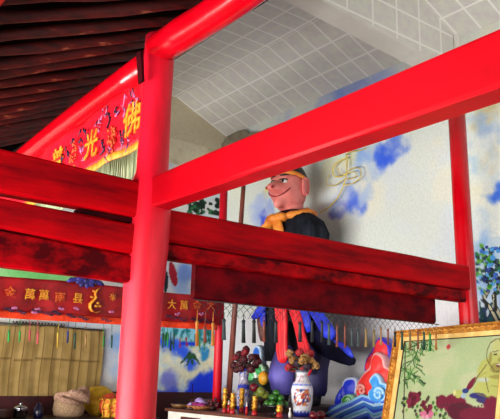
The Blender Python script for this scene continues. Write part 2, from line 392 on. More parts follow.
def timber(x0, x1, y0, y1, z0, z1, axis, m, name, label, cat, tilt=0., seed=0):
    """slightly uneven squared timber; axis 0 runs along X, 1 along Y; four z values allow a taper"""
    mb = MB(); n = 24
    za0, zb0 = z0 if hasattr(z0, '__len__') else (z0, z0); za1, zb1 = z1 if hasattr(z1, '__len__') else (z1, z1)
    vs = []
    r = .016
    for i in range(n+1):
        t = i/n; lo = za0+(zb0-za0)*t; hi = za1+(zb1-za1)*t
        w = lambda s: .006*noise.noise(Vector((t*5+seed, s*3.3, seed)))
        if axis == 0: p0, p1, L = y0, y1, x0+(x1-x0)*t
        else: p0, p1, L = x0, x1, y0+(y1-y0)*t
        ring = [(p0, lo+r), (p0+r*.6, lo+r*.3), (p0+r, lo), (p1-r, lo), (p1, lo+r), (p1, hi-r), (p1-r, hi), (p0+r, hi), (p0+r*.3, hi-r*.4), (p0, hi-r)]
        for k, (p, z) in enumerate(ring):
            p += w(k*.3); z += w(k*.3+7)
            vs.append((L, p, z) if axis == 0 else (p, L, z))
    N = 10
    fs = [(i*N+k, i*N+(k+1) % N, (i+1)*N+(k+1) % N, (i+1)*N+k) for i in range(n) for k in range(N)]+[tuple(range(N)), tuple(range(n*N, n*N+N))]
    mb.add(vs, fs, False)
    return tag(mb.build(name, m), label, cat)
YF = 3.862            # front faces of the cross beams
ZF = lambda x, y: onY(x, y, YF).z
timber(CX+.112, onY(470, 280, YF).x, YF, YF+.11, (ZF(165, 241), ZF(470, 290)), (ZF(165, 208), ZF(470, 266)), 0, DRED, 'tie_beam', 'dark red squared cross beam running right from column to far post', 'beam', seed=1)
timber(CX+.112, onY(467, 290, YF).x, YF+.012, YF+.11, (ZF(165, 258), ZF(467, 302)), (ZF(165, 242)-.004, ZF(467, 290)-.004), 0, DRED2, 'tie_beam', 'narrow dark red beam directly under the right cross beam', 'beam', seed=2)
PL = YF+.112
timber(onY(195, 280, PL).x, onY(436, 322, PL).x, PL, PL+.05, onY(300, 309.5, PL).z, (onY(200, 262, YF).z+.03, onY(436, 298, YF).z+.03), 0, DRED_SHADE, 'hanging_board', 'dark red board under the right beams with a tasselled net below', 'board', seed=3)
L0 = -.6
xx = CX-.127
def zline(p0, p1, x):
    a, b = onY(*p0, YF), onY(*p1, YF); t = (x-a.x)/(b.x-a.x); return a.z+(b.z-a.z)*t
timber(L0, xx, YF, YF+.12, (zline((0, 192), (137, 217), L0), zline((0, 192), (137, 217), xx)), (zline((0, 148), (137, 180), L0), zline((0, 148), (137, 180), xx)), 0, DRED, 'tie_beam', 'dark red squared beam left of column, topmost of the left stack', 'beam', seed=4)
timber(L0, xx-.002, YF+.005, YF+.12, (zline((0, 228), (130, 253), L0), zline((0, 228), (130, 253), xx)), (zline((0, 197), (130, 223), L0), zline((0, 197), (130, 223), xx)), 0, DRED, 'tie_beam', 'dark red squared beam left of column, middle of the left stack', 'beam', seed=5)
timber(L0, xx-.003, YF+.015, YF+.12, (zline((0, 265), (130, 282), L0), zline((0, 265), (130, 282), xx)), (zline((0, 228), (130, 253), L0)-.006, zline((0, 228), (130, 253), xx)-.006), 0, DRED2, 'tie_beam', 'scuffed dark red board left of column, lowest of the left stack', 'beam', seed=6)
# packing block that closes the slit near the column
a = onY(78, 215, YF+.03); b = onY(134, 220, YF+.03)
tag(MB().box((a.x, YF+.03, zline((0, 197), (130, 223), a.x)+.002), (b.x-.01, YF+.1, zline((0, 192), (137, 217), b.x)-.004)).build('packing_block', DK), 'dark wooden packing strip between the two upper left beams', 'block')

XF = 2.125
bb = .5*(onX(350, 136, XF).z+onX(500, 89, XF).z); tt = .5*(onX(155, 175, XF).z+onX(500, 33, XF).z)
timber(XF, XF+.15, 3.815, -1.2, bb, (tt, tt+.045), 1, RED, 'tie_beam', 'thick bright red beam running from column toward the upper right', 'beam', seed=8)
PY = YF+.21; PX = onY(467.5, 318, PY).x
mb = MB(); mb.tube([(PX+.06, PY, 0), (PX+.038, PY, 1.5), (PX, PY, 3), (PX-.02, PY, 4.55)], [.098, .096, .089, .086], 20)
tag(mb.build('timber_post', GLOSS), 'slim bright red round post at far right before the tree mural', 'post')
P2 = onX(217, 395, 5.6)
mb = MB(); mb.tube([(5.6, P2.y, 0), (5.6, P2.y, 2.2), (5.6, P2.y, 4.5)], [.062, .060, .056], 18)
tag(mb.build('timber_post', COLRED), 'thin bright red post at far end of the fabric valance', 'post')

# purlins (round logs along Y)
mb = MB(); rr = .108
pts = [(CX-.01+.01*math.sin(i), 3.90-.29*i, 3.685+.008*math.sin(i*1.7)) for i in range(17)]
mb.tube(pts, [rr*(1+.03*math.sin(i*2.1)) for i in range(17)], 22)
tag(mb.build('round_purlin', GLOSS), 'glossy red round log rising from column top toward upper right', 'purlin')
mb = MB()
pts = [(CX, 4.03+.36*i, 3.625-.0075*i-.0016*i*i) for i in range(15)]
mb.tube(pts, [.104]*15, 22)
tag(mb.build('round_purlin', GLOSS), 'red round log behind the column above the embroidered banner', 'purlin')
mb = MB(); mb.tube([(.76, 1.5+.5*i, 3.105) for i in range(12)], .06, 16)
tag(mb.build('round_purlin', RED), 'small end of a red log in the top left corner', 'purlin')

# roof slope over the camera: boards and log rafters
RZ = lambda x: 2.87+.45*x
th = math.atan(.45)
mb = MB(); mb.prism([(-.5, -1.5, RZ(-.5)+.15), (2.8, -1.5, RZ(2.8)+.15), (2.8, YB, RZ(2.8)+.15), (-.5, YB, RZ(-.5)+.15)], (0, 0, .06))
struct(mb, 'trim_6', DECK)
ry = [2.42, 2.72, 2.98, 3.24, 3.47, 3.76, 4.03, 4.28, 4.54, 4.83, 5.08, 5.34, 5.6, 5.86, 6.12, 6.4, 6.66, 6.94, 7.2]
for i, y in enumerate(ry):
    mb = MB(); rn = random.Random(i); k = 12
    pts = [(-.45+3.2*j/k, y+.02*math.sin(j*.9+i*2.)+rn.uniform(-.012, .012), RZ(-.45+3.2*j/k)+.008*math.sin(j*.7+i)) for j in range(k+1)]
    mb.tube(pts, [.035*(1+.25*noise.noise(Vector((j*.8, i*3.1, 0)))) for j in range(k+1)], 12)
    tag(mb.build('log_rafter', LOG), 'dark rough log rafter, %s from the near edge of the roof' % ORD[i], 'rafter', 'log rafters under the roof boards')
SCRAP = mat('pale_peeling_scrap', (206, 190, 160), (150, 120, 90), .8, (20, 20, 20))

# ------------------------------------------------------------------ text helper (gold characters)
def glyph_mesh(txt, size):
    cu = bpy.data.curves.new('t', 'FONT'); cu.body = txt; cu.size = size; cu.align_x = 'CENTER'; cu.align_y = 'CENTER'; cu.extrude = .004; cu.resolution_u = 3
    cu.offset = size*.012
    o = bpy.data.objects.new('t', cu); COL.objects.link(o)
    dg = bpy.context.evaluated_depsgraph_get(); me = bpy.data.meshes.new_from_object(o.evaluated_get(dg))
    bpy.data.objects.remove(o); return me
def add_text(mb, txt, size, c, xd, yd, mi=0):
    me = glyph_mesh(txt, size); xd, yd = Vector(xd), Vector(yd); zd = xd.cross(yd); c = Vector(c)
    mb.add([c+xd*v.co.x+yd*v.co.y+zd*v.co.z for v in me.vertices], [tuple(p.vertices) for p in me.polygons], False, mi)
    bpy.data.meshes.remove(me)
GOLD = mat('gold_embroidery', (240, 178, 50), (206, 110, 26), .45, (30, 30, 30))
GOLDO = mat('orange_gold_embroidery', (236, 112, 40), (190, 60, 24), .5, (30, 30, 30))
PINK = mat('pink_silver_embroidery', (236, 120, 150), (150, 90, 150), .5, (30, 30, 30))
NAVY = mat('navy_embroidery', (60, 40, 80), (30, 20, 50), .6, (30, 30, 30))
CLOTH = mat('crimson_satin', (178, 8, 20), (120, 4, 12), .5, (4, 4, 4), .35, .65, .2, 30)
BCLOTH = mat('scarlet_satin', (236, 14, 44), (205, 6, 30), .45, (4, 4, 4), .35, .65, .15, 30)
ORANGE = mat('orange_fringe', (250, 78, 20), (226, 44, 10), .55, (30, 3, 30))
YFR = mat('yellow_fringe', (246, 180, 50), (214, 120, 30), .6, (30, 30, 4))
PGREEN = mat('pale_green_fringe', (196, 204, 160), (140, 150, 110), .7, (60, 60, 4))

# red valance with gold characters across the far end
YV = P2.y-.14
va = thing('fabric_valance', (4.0, YV, 2.1), 'long dark red embroidered valance with gold characters and orange hem', 'valance')
vz = lambda x, t: 0
vtop = lambda x: 2.535+.012*math.sin(x*2.3)+.01*x-.03
vbot = lambda x: onY(110, 323, YV).z-.012+.012*(x-4)
wav = lambda x, v: YV+.018*math.sin(x*7)*(1-v*.6)+.008*math.sin(x*17+1)
xa, xb = 1.6, onY(222, 315, YV).x
mb = MB(); mb.grid(lambda u, v: (xa+(xb-xa)*u, wav(xa+(xb-xa)*u, v), vbot(xa+(xb-xa)*u)+.075+(vtop(xa+(xb-xa)*u)-vbot(xa+(xb-xa)*u)-.075)*v), 160, 10)
mb.build('panel', CLOTH, va, solid=.008)
mb = MB(); xh = onY(217, 330, YV).x
mb.grid(lambda u, v: (xa+(xh-xa)*u, wav(xa+(xh-xa)*u, 0)-.006, vbot(xa+(xh-xa)*u)+.08*v), 160, 3)
mb.build('orange_hem', ORANGE, va, solid=.008)
tx = MB(); tx2 = MB()
for ch, px, py, m in [('金', 10, 293, 1), ('萬', 30, 295, 0), ('萬', 44, 296, 0), ('南', 60, 298, 1), ('县', 78, 299, 0), ('大', 172, 305, 0), ('萬', 184, 306, 0), ('金', 197, 306, 1), ('大', 211, 306, 1)]:
    p = onY(px, py, YV-.035); tx = MB(); add_text(tx, ch, .13, p, (1, 0, 0), (0, 0, 1))
    tag(tx.build('character', GOLD if m == 0 else GOLDO, va), 'bright gold character' if m == 0 else 'orange gold character')
mb = MB()
dr = [(100, 288), (97, 290), (95, 294), (96, 298), (93, 301), (90, 304), (90, 308), (92, 311), (96, 313), (101, 311)]
mb.tube([onY(x, y, YV-.035) for x, y in dr], [.012, .02, .024, .028, .034, .036, .03, .024, .018, .006], 8, flat=(1, .5))
for x, y in [(98, 303), (100, 306), (96, 306), (94, 291), (92, 297)]: mb.ball(onY(x, y, YV-.035), (.022, .01, .016))
for k in range(8):
    q = k*pi/4; c = onY(113, 297, YV-.035); mb.tube([c, c+Vector((math.cos(q)*.05, 0, math.sin(q)*.05))], [.008, .002], 6)
mb.build('dragon_motif', GOLD, va)
for bx, by in [(8, 310), (20, 312), (47, 314), (55, 313), (36, 311), (70, 316), (82, 318), (105, 320), (170, 317), (180, 319), (195, 320), (205, 321)]:
    mb = MB()
    for k in range(4):
        p = [onY(bx+k*2.6+i*.9-4, by-2.2*math.sin(i*1.1+k)+rnd.uniform(-.6, .6), YV-.033) for i in range(4)]
        mb.tube(p, .006, 5)
    mb.build('cloud_embroidery', NAVY, va)
for bx, by in [(36, 309), (33, 313), (60, 309), (75, 309), (110, 312), (13, 308), (176, 314), (200, 314)]:
    mb = MB()
    for k in range(3): mb.ball(onY(bx+k*1.5, by+rnd.uniform(-1, 1), YV-.033), (.02, .006, .015), nu=8, nv=5)
    mb.build('flower_embroidery', PINK, va)
TCOL = {'green': mat('green_silk', (30, 160, 60), (10, 110, 40), .6), 'dgreen': mat('dark_green_silk', (20, 80, 60), (10, 50, 40), .6), 'pink': mat('pink_silk', (214, 90, 100), (180, 60, 70), .6),
        'yellow': mat('yellow_silk', (206, 180, 60), (170, 130, 30), .6), 'blue': mat('blue_silk', (24, 40, 130), (14, 24, 80), .6), 'black': mat('black_silk', (22, 24, 34), (10, 12, 18), .6), 'tan': mat('tan_silk', (170, 130, 80), (130, 90, 50), .6),
        'gold': mat('gold_silk', (214, 140, 50), (170, 96, 30), .6), 'brown': mat('brown_silk', (140, 70, 50), (100, 46, 34), .6), 'grey': mat('slate_silk', (70, 84, 84), (40, 54, 58), .6), 'olive': mat('olive_silk', (150, 124, 70), (110, 90, 50), .6)}
YT = YV-.02
for px, y0, y1, c in [(9, 329, 342, 'green'), (20, 330, 342, 'green'), (30, 329, 341, 'pink'), (38, 331, 344, 'pink'), (58, 331, 348, 'yellow'), (68, 330, 343, 'blue'), (75, 332, 349, 'dgreen'), (86, 333, 348, 'tan'), (104, 335, 347, 'green'), (112, 334, 348, 'dgreen'), (163, 332, 348, 'dgreen'), (168, 332, 346, 'green'), (174, 332, 349, 'dgreen')]:
    a = onY(px, y0+1, YT); b = onY(px-.5, y1, YT); t = Vector((a.x, wav(a.x, 0), vbot(a.x)+.01))
    mb = MB(); mb.tube([t, (a.x, YT, a.z)], .003, 5); mb.tube([(a.x, YT, a.z), (a.x, YT, a.z-.012), (b.x, YT, b.z)], [.006, .013, .010], 8)
    tag(mb.build('tassel', TCOL[c], va), {'dgreen': 'dark green tassel'}.get(c, c+' tassel'))

# blue fabric rosette on top of the valance
p = onY(86, 281, YV-.05); BLUV = mat('blue_violet_ribbon', (58, 52, 150), (30, 26, 84), .5, (12, 12, 12))
ro = thing('ribbon_rosette', (p.x, p.y, p.z-.08), 'blue violet ribbon rosette pinned at the top of the red valance', 'rosette')
mb = MB()
for k in range(9):
    q = k*2*pi/9; mb.ball(p+Vector((math.cos(q)*.085, 0, math.sin(q)*.04)), (.05, .022, .034), M=Matrix.Rotation(-q, 3, 'Y'))
mb.ball(p, (.04, .03, .035)); mb.build('bow', BLUV, ro)
mb = MB()
for sgn in (-1, 1): mb.tube([p+Vector((.03*sgn, 0, 0)), p+Vector((.10*sgn, 0, .012)), p+Vector((.19*sgn, 0, -.005)), p+Vector((.235*sgn, .0, -.03))], [.012, .026, .028, .012], 8, flat=(.4, 1))
mb.build('ribbon_tail', BLUV, ro)

# embroidered banner under the back purlin
XBn = CX-.02
ba = thing('embroidered_banner', (XBn, 5.9, 3.0), 'scarlet embroidered banner with yellow characters hung under the red log', 'banner')
ztop = lambda y: 3.625-.0075*((y-4.03)/.36)-.0016*((y-4.03)/.36)**2-.107
zbt = lambda y: onX(135, 150, XBn).z+(onX(45, 198, XBn).z-onX(135, 150, XBn).z)*((y-4.2)/1.65)
bw = lambda y: XBn+.015*math.sin(y*6.5)+.007*math.sin(y*15)
mb = MB(); ya, yb2 = 4.06, 7.6
mb.grid(lambda u, v: (bw(ya+(yb2-ya)*u), ya+(yb2-ya)*u, zbt(ya+(yb2-ya)*u)+.05+(ztop(ya+(yb2-ya)*u)-zbt(ya+(yb2-ya)*u)-.05)*v), 120, 10)
mb.build('panel', BCLOTH, ba, solid=.008)
mb = MB(); mb.grid(lambda u, v: (bw(ya+(yb2-ya)*u)-.008, ya+(yb2-ya)*u, zbt(ya+(yb2-ya)*u)+.055*v), 120, 2); mb.build('yellow_band', YFR, ba, solid=.008)
mb = MB()
for i in range(150):
    y = ya+.02+i*.0235
    mb.tube([(bw(y), y, zbt(y)+.005), (bw(y)+rnd.uniform(-.006, .006), y+rnd.uniform(-.004, .004), zbt(y)-.19)], [.009, .007], 5)
mb.build('fringe', PGREEN, ba)
for ch, px, py, s in [('佛', 132, 121, .26), ('光', 91, 146, .24), ('普', 57, 163, .25)]:
    p = onX(px, py, XBn-.03); tx = MB(); add_text(tx, ch, s, p, (0, -1, 0), (0, 0, 1)); tx.build('character', GOLD, ba)
for cx, cy in [(112, 138), (74, 158)]:
    c = onX(cx, cy, XBn-.03); oz = MB()
    for k in range(26):
        q = rnd.uniform(0, 2*pi); r = rnd.uniform(.02, .11); d = c+Vector((0, -math.cos(q)*r*.8, math.sin(q)*r*1.3))
        oz.tube([d, d+Vector((0, rnd.uniform(-.03, .03), rnd.uniform(-.04, .04)))], [.011, .005], 5)
    oz.build('flower_embroidery', GOLDO, ba)
for x0, y0 in [(103, 116), (121, 112), (84, 136), (68, 148), (124, 132), (100, 150), (137, 104), (82, 154), (129, 100), (112, 118), (97, 128), (76, 141), (64, 158), (106, 154), (126, 142)]:
    c = onX(x0, y0, XBn-.03); pk = MB()
    for k in range(5):
        q = rnd.uniform(0, 6.28); r = rnd.uniform(.02, .07)
        p0 = c+Vector((0, math.cos(q)*r, math.sin(q)*r)); pk.tube([p0, p0+Vector((0, rnd.uniform(-.04, .04), rnd.uniform(-.05, .05))), p0+Vector((0, rnd.uniform(-.05, .05), rnd.uniform(-.05, .05)))], [.004, .008, .003], 5)
    pk.build('cloud_embroidery', NAVY if x0 % 4 == 0 else PINK, ba)


# ------------------------------------------------------------------ net fringe with tassels under the right board
zb = onY(300, 309.5, PL).z
xn0, xn1 = onY(197, 300, PL).x, onY(441, 322, PL).x
ne = thing('tassel_net', ((xn0+xn1)/2, PL+.025, zb-.3), 'knotted net fringe with hanging tassels under the dark red board', 'fringe')
CORD = mat('dark_net_cord', (70, 60, 62), (44, 36, 40), .8, (40, 40, 40)); NETH = .10
yn = PL+.025
mb = MB(); stp = .125; k = 0; x = xn0-NETH
while x < xn1:
    for s in (0, 1):
        x0_, x1_ = (x, x+NETH) if s == 0 else (x+NETH, x)
        t0, t1 = 0., 1.
        pts = []
        for q in range(7):
            t = q/6; xx_ = x0_+(x1_-x0_)*t
            if xn0 <= xx_ <= xn1: pts.append((xx_, yn+(.003 if s else -.003), zb-.002-NETH*t*(1-.22*math.sin(pi*t))))
        if len(pts) > 1: mb.tube(pts, .0019, 4, False)
    x += stp/2
mb.tube([(xn0, yn, zb-.003), (xn1, yn, zb-.003)], .004, 5)
mb.build('net', CORD, ne)
tl = [(197, 322, 346, 'gold'), (205, 328, 343, 'brown'), (213, 324, 346, 'gold'), (224, 320, 340, 'grey'), (243.5, 321, 343, 'black'), (254, 321, 343, 'black'), (264, 322, 342, 'brown'), (276, 322, 343, 'black'), (300, 323, 342, 'black'), (312, 322, 342, 'black'), (322, 322, 342, 'black'),
      (329, 324, 345, 'grey'), (337, 326, 347, 'brown'), (345, 327, 348, 'brown'), (352, 330, 346, 'grey'), (358, 330, 346, 'grey'), (366, 330, 347, 'olive'), (374, 331, 347, 'olive'), (381, 328, 345, 'tan'), (388, 330, 345, 'brown'), (395, 333, 347, 'black'), (402, 333, 350, 'dgreen'), (410, 334, 350, 'olive'), (418, 333, 349, 'brown'), (424, 333, 350, 'dgreen'), (430, 335, 351, 'green'), (436, 334, 350, 'gold')]
for px, y0, y1, c in tl:
    a = onY(px, y0, yn); b = onY(px, y1, yn); w = .012 if px > 300 else .015
    if c in ('brown', 'tan', 'gold'): w *= .8
    mb = MB(); mb.tube([(a.x, yn, zb-NETH+.03), (a.x, yn, a.z)], .003, 5); mb.tube([(a.x, yn, a.z+.012), (a.x, yn, a.z), (a.x, yn, a.z-.02), (b.x, yn, b.z)], [.004, w, w*.75, w], 8)
    tag(mb.build('tassel', TCOL[c], ne), {'dgreen': 'dark green tassel', 'grey': 'slate grey tassel'}.get(c, c+' tassel'))

# ------------------------------------------------------------------ curtain and back bench with sacks
CUR = mat('tan_curtain_cloth', (136, 110, 60), (112, 86, 42), .8, (14, 14, 1.5), .35, .65)
cl, cr = xz(-25, 320)[0], xz(101, 345)[0]
mb = MB(); ct, cb = onY(50, 327, YB-.06).z, onY(50, 396, YB-.06).z
def cur(u, v):
    x = cl+(cr-cl)*u
    return (x+.01*math.sin(v*5+x), YB-.07+.007*math.sin(x*21+1.2*math.sin(v*3))+.003*math.sin(x*47), cb+(ct-.015*math.sin(u*9)-cb)*v)
def curc(u, v):
    x = cl+(cr-cl)*u; c = mixc((150, 124, 70), (168, 140, 86), fbm(x, v*.8, 6, 4, 3)*.8+.5)
    if (x*7.3) % 1 < .07 or abs(v-.52-.01*math.sin(x*5)) < .012: c = (112, 86, 46)
    return mixc(c, (120, 96, 54), .5*max(0, fbm(x, v*3, 2, 3, 9)))
mb.grid(cur, 260, 40, True, 0, curc)
cu_ = thing('hanging_curtain', ((cl+cr)/2, YB-.07, cb), 'tan cloth curtain hung on back wall below the red valance', 'curtain')
mb.build('cloth', vmat('quilted_cloth', .85, .2, .2, 60), cu_, solid=.006)
mb = MB(); mb.tube([(cl, YB-.06, ct+.012), (cr, YB-.06, ct+.0)], .010, 8)
mb.build('rail', mat('dark_curtain_rail', (70, 56, 40), (50, 40, 30), .6), cu_)
mb = MB()
for i in range(16):
    x = xz(12+i*3.2, 328)[0]; mb.tube([(x-.03, YB-.09, ct+.045), (x, YB-.095, ct+.01), (x+.03, YB-.09, ct+.045)], .009, 5)
mb.build('edging', mat('dark_brown_edging', (60, 44, 30), (40, 30, 20), .8), cu_)

BZ = .95
WD = mat('dark_stained_wood', (52, 16, 12), (30, 10, 8), .5, (3, 14, 14))
bench = thing('side_bench', (3.6, 8.85, 0), 'dark wooden bench along the back wall under the curtain', 'bench')
MB().box((2.3, 8.35, BZ-.05), (5.0, 9.38, BZ)).build('top', WD, bench, bevel=.008)
for sx in (2.38, 4.92):
    for sy in (8.43, 9.3): MB().box((sx-.04, sy-.04, 0), (sx+.04, sy+.04, BZ-.051)).build('leg', WD, bench)
MB().box((2.43, 8.41, BZ-.2), (4.87, 8.44, BZ-.051)).build('apron', WD, bench)
BUR = mat('burlap', (168, 138, 104), (124, 96, 70), .9, (50, 50, 50), .35, .65, .4, 60)
# open burlap sack with rolled rim
Q = onY(70, 410, 8.75); zt = onY(70, 398, 8.75).z
sk = thing('burlap_sack', (Q.x, 8.75, BZ), 'open burlap sack with rolled rim on the bench', 'sack')
mb = MB(); H = zt-BZ
mb.lathe([(.15, 0), (.185, .03), (.20, H*.4), (.19, H*.75), (.175, H)], (Q.x-.02, 8.75, BZ), 28)
mb.build('bag', BUR, sk)
mb = MB(); ring = []
for k in range(25):
    q = 2*pi*k/24; ring.append((Q.x+.02+.19*math.cos(q), 8.75+.16*math.sin(q), zt+.03+.045*math.sin(q*2+.7)+.03*math.cos(q)))
mb.tube(ring, [.042+.01*math.sin(k*1.3) for k in range(25)], 10, caps=False)
mb.tube([onY(66, 396, 8.6), onY(72, 393, 8.58), onY(80, 394, 8.57), onY(86, 399, 8.58), onY(89, 403, 8.6)], [.03, .05, .055, .045, .02], 10)
mb.tube([onY(58, 397, 8.6), onY(64, 400, 8.57), onY(72, 402, 8.56), (onY(80, 404, 8.56))], [.025, .04, .04, .02], 10)
tag(mb.build('rolled_rim', mat('pinkish_burlap', (192, 152, 126), (140, 104, 84), .9, (40, 40, 40), bump=.4), sk), 'paler rolled rim')
# yellow/red bags
YEL = mat('yellow_cloth', (228, 190, 30), (190, 140, 16), .7, (6, 6, 6)); ORC = mat('orange_red_cloth', (214, 80, 36), (180, 40, 24), .7, (7, 7, 7))
Q = onY(101, 396, 9.0)
mb = MB(); mb.ball((Q.x-.02, 9.0, BZ+.19), (.25, .16, .19), nu=28, nv=18, fn=lambda d: 1+.22*noise.noise(d*2.2+Vector((3, 0, 0))))
mb.build('tmp', YEL)
o = bpy.data.objects['tmp']; o.name = 'cloth_bundle'; tag(o, 'bulging yellow cloth bundle behind the burlap sack', 'bundle')
Q = onY(108, 400, 8.72)
mb = MB(); mb.ball((Q.x+.02, 8.70, BZ+.15), (.14, .12, .15), nu=24, nv=14, fn=lambda d: 1+.12*noise.noise(d*2.6+Vector((4, 1, 2))))
tag(mb.build('cloth_bundle', ORC), 'orange red cloth bundle between yellow bundle and column', 'bundle')
Q = onY(110, 410, 8.5)
FLO = vmat('floral_cloth', .7)
def flo(u, v): return mixc((232, 180, 40), (200, 50, 30), sst(.0, .25, fbm(u*3, v*3, 3, 3, 1)))
mb = MB(); mb.grid(lambda u, v: (Q.x-.11+.24*u+.01*math.sin(v*8), 8.50+.02*math.sin(u*14), BZ+.004+.22*v), 30, 20, True, 0, flo)
mb.grid(lambda u, v: (Q.x-.11+.24*u, 8.50+.10*v+.02*math.sin(u*14), BZ+.224+.015*math.sin(v*3)), 30, 8, True, 0, flo)
tag(mb.build('patterned_bag', FLO, solid=.01), 'yellow and red patterned cloth bag beside the column', 'bag')
CHR = mat('polished_steel', (190, 190, 196), (150, 150, 156), .15, metal=1.)
for px, lab, r in [(20, 'shiny steel lidded pot on the bench, right of the other pot', .085), (5, 'dark steel bowl at the left edge of the bench', .1)]:
    Q = onY(px, 415, 8.7); pt = thing('steel_pot', (Q.x, 8.7, BZ), lab, 'pot')
    MB().lathe([(r*.8, 0), (r, .02), (r*1.05, .10), (r*1.12, .105)], (Q.x, 8.7, BZ), 24).build('bowl', CHR if px == 20 else WD, pt)
    if px == 20:
        MB().lathe([(r*1.1, 0), (r*.9, .03), (r*.3, .05)], (Q.x, 8.7, BZ+.107), 24).build('lid', CHR, pt); MB().ball((Q.x, 8.7, BZ+.17), .018).build('knob', CHR, pt.children[-1])
Q = onY(38, 414, 8.72)
tag(MB().lathe([(.05, 0), (.06, .01), (.06, .12), (.03, .15), (.03, .18)], (Q.x, 8.72, BZ), 18).build('storage_jar', mat('dark_blue_glaze', (20, 24, 60), (10, 12, 30), .3)), 'dark blue jar between steel pot and burlap sack', 'jar')

# ------------------------------------------------------------------ altar table
TZ = 1.10; TX0, TX1, TY0, TY1 = 4.78, 5.5, 4.98, 7.9
al = thing('altar_table', (5.14, 5.0, 0), 'long altar table with brown top and white front', 'table')
MB().box((TX0, TY0, TZ-.035), (TX1, TY1, TZ)).build('top', mat('brown_table_top', (110, 60, 40), (70, 34, 24), .4, (14, 2, 14)), al, bevel=.006)
MB().box((TX0+.04, TY0+.04, .05), (TX1-.02, TY1-.03, TZ-.036)).build('body', mat('white_painted_panel', (222, 220, 210), (204, 200, 190), .5), al)
CARV = mat('dark_carved_panel', (110, 40, 24), (50, 16, 14), .5, (20, 20, 20), .4, .6, .6, 20)
for k in range(3):
    y = TY1-.35-k*.9
    MB().box((TX0+.022, y-.42, .25), (TX0+.0395, y-.0, TZ-.085)).build('carved_panel', CARV, al, bevel=.006)
    mb = MB()
    for j in range(5): mb.ball((TX0+.02, y-.05-j*.08, TZ-.14), (.008, .03, .025))
for sy in (TY0+.08, TY1-.08): MB().box((TX0+.05, sy-.04, 0), (TX1-.05, sy+.04, .05)).build('foot', WD, al)

lt = thing('side_table', (5.0, 3.75, 0), 'low dark side table carrying the gilt framed picture', 'table')
MB().box((4.45, 2.6, .76), (5.46, 4.9, .80)).build('top', WD, lt, bevel=.005)
for sx in (4.5, 5.41):
    for sy in (2.66, 4.84): MB().box((sx-.035, sy-.035, 0), (sx+.035, sy+.035, .759)).build('leg', WD, lt)
# statue plinth
struct(MB().box((5.72, 6.3, 0), (XW-.003, 8.75, 1.18)).box((5.72, 4.75, 0), (XW-.003, 6.3, .93)), 'trim_5', mat('plinth_brown', (74, 40, 30), (50, 26, 20), .6, (3, 3, 3)))

# ------------------------------------------------------------------ painted statue
SX = 6.12
st = thing('temple_statue', (SX, 6.85, 1.18), 'large painted clay temple figure with pink face, orange scarf and dark robe', 'statue')
SK = mat('pink_painted_skin', (226, 134, 124), (212, 106, 100), .45, (5, 5, 5)); BLK = mat('black_lacquer', (24, 22, 26), (14, 12, 16), .5)
OSC = mat('orange_scarf_cloth', (238, 150, 50), (206, 108, 30), .55, (8, 8, 8)); ROBE = mat('charcoal_robe', (34, 38, 48), (14, 16, 22), .75, (14, 14, 2), spec=.15)
SASH = mat('red_sash_cloth', (236, 40, 48), (206, 20, 34), .5, (14, 14, 3)); BLU = mat('royal_blue_cloth', (40, 66, 226), (24, 36, 170), .5, (6, 6, 6)); NVY = mat('navy_cloth', (12, 12, 44), (5, 5, 20), .7, spec=.12)
VIO = mat('violet_trouser_cloth', (112, 104, 196), (88, 80, 168), .6, (4, 4, 4)); WHT = mat('white_enamel', (236, 230, 222)); LIP = mat('dark_red_lip', (150, 30, 36), (120, 20, 28), .5)
HC = onX(289, 189, SX); HC = Vector((SX, HC.y, HC.z))
fa = pi+math.radians(13)      # facing -X, turned a little down the hall
FD = Vector((math.cos(fa), math.sin(fa), 0)); SD = Vector((-FD.y, FD.x, 0)); UD = Vector((0, 0, 1))   # SD: his left
def hd(az, el):  # az>0 toward the viewer's side of the face
    return FD*math.cos(el)*math.cos(az)-SD*math.cos(el)*math.sin(az)+UD*math.sin(el)
rad3 = (.27, .235, .36)
bumps = [(0, -.13, .27, .22, .185), (0, -.34, .5, .22, .04), (0, -.80, .28, .20, .13), (.62, -.32, .4, .35, .03), (-.62, -.32, .4, .35, .03), (.36, .18, .20, .15, -.018), (-.36, .18, .20, .15, -.018), (.38, .36, .35, .12, .014), (-.38, .36, .35, .12, .014), (0, -.52, .5, .08, -.012), (0, -.62, .3, .09, .03)]
def surf(az, el, off=0.):
    d = hd(az, el)
    f, s, u = d.dot(FD), d.dot(SD), d.dot(UD)
    r = 1/math.sqrt((f/rad3[0])**2+(s/rad3[1])**2+(u/rad3[2])**2)
    for ba_, be, wa, we, h in bumps:
        da = (az-ba_+pi) % (2*pi)-pi
        r += h*math.exp(-(da/wa)**2-((el-be)/we)**2)
    return HC+d*(r+off)
mb = MB(); vs = []; NU, NV = 72, 44
for j in range(NV+1):
    el = -pi/2+pi*j/NV
    for i in range(NU): vs.append(surf(2*pi*i/NU-pi, el))
mb.add(vs, [(j*NU+i, j*NU+(i+1) % NU, (j+1)*NU+(i+1) % NU, (j+1)*NU+i) for j in range(NV) for i in range(NU)], True)
nk = HC+Vector((.04, -.03, -.28)); mb.tube([nk+Vector((0, 0, .1)), nk, nk+Vector((.02, 0, -.25))], [.15, .155, .2], 20)
head = mb.build('head', SK, st)
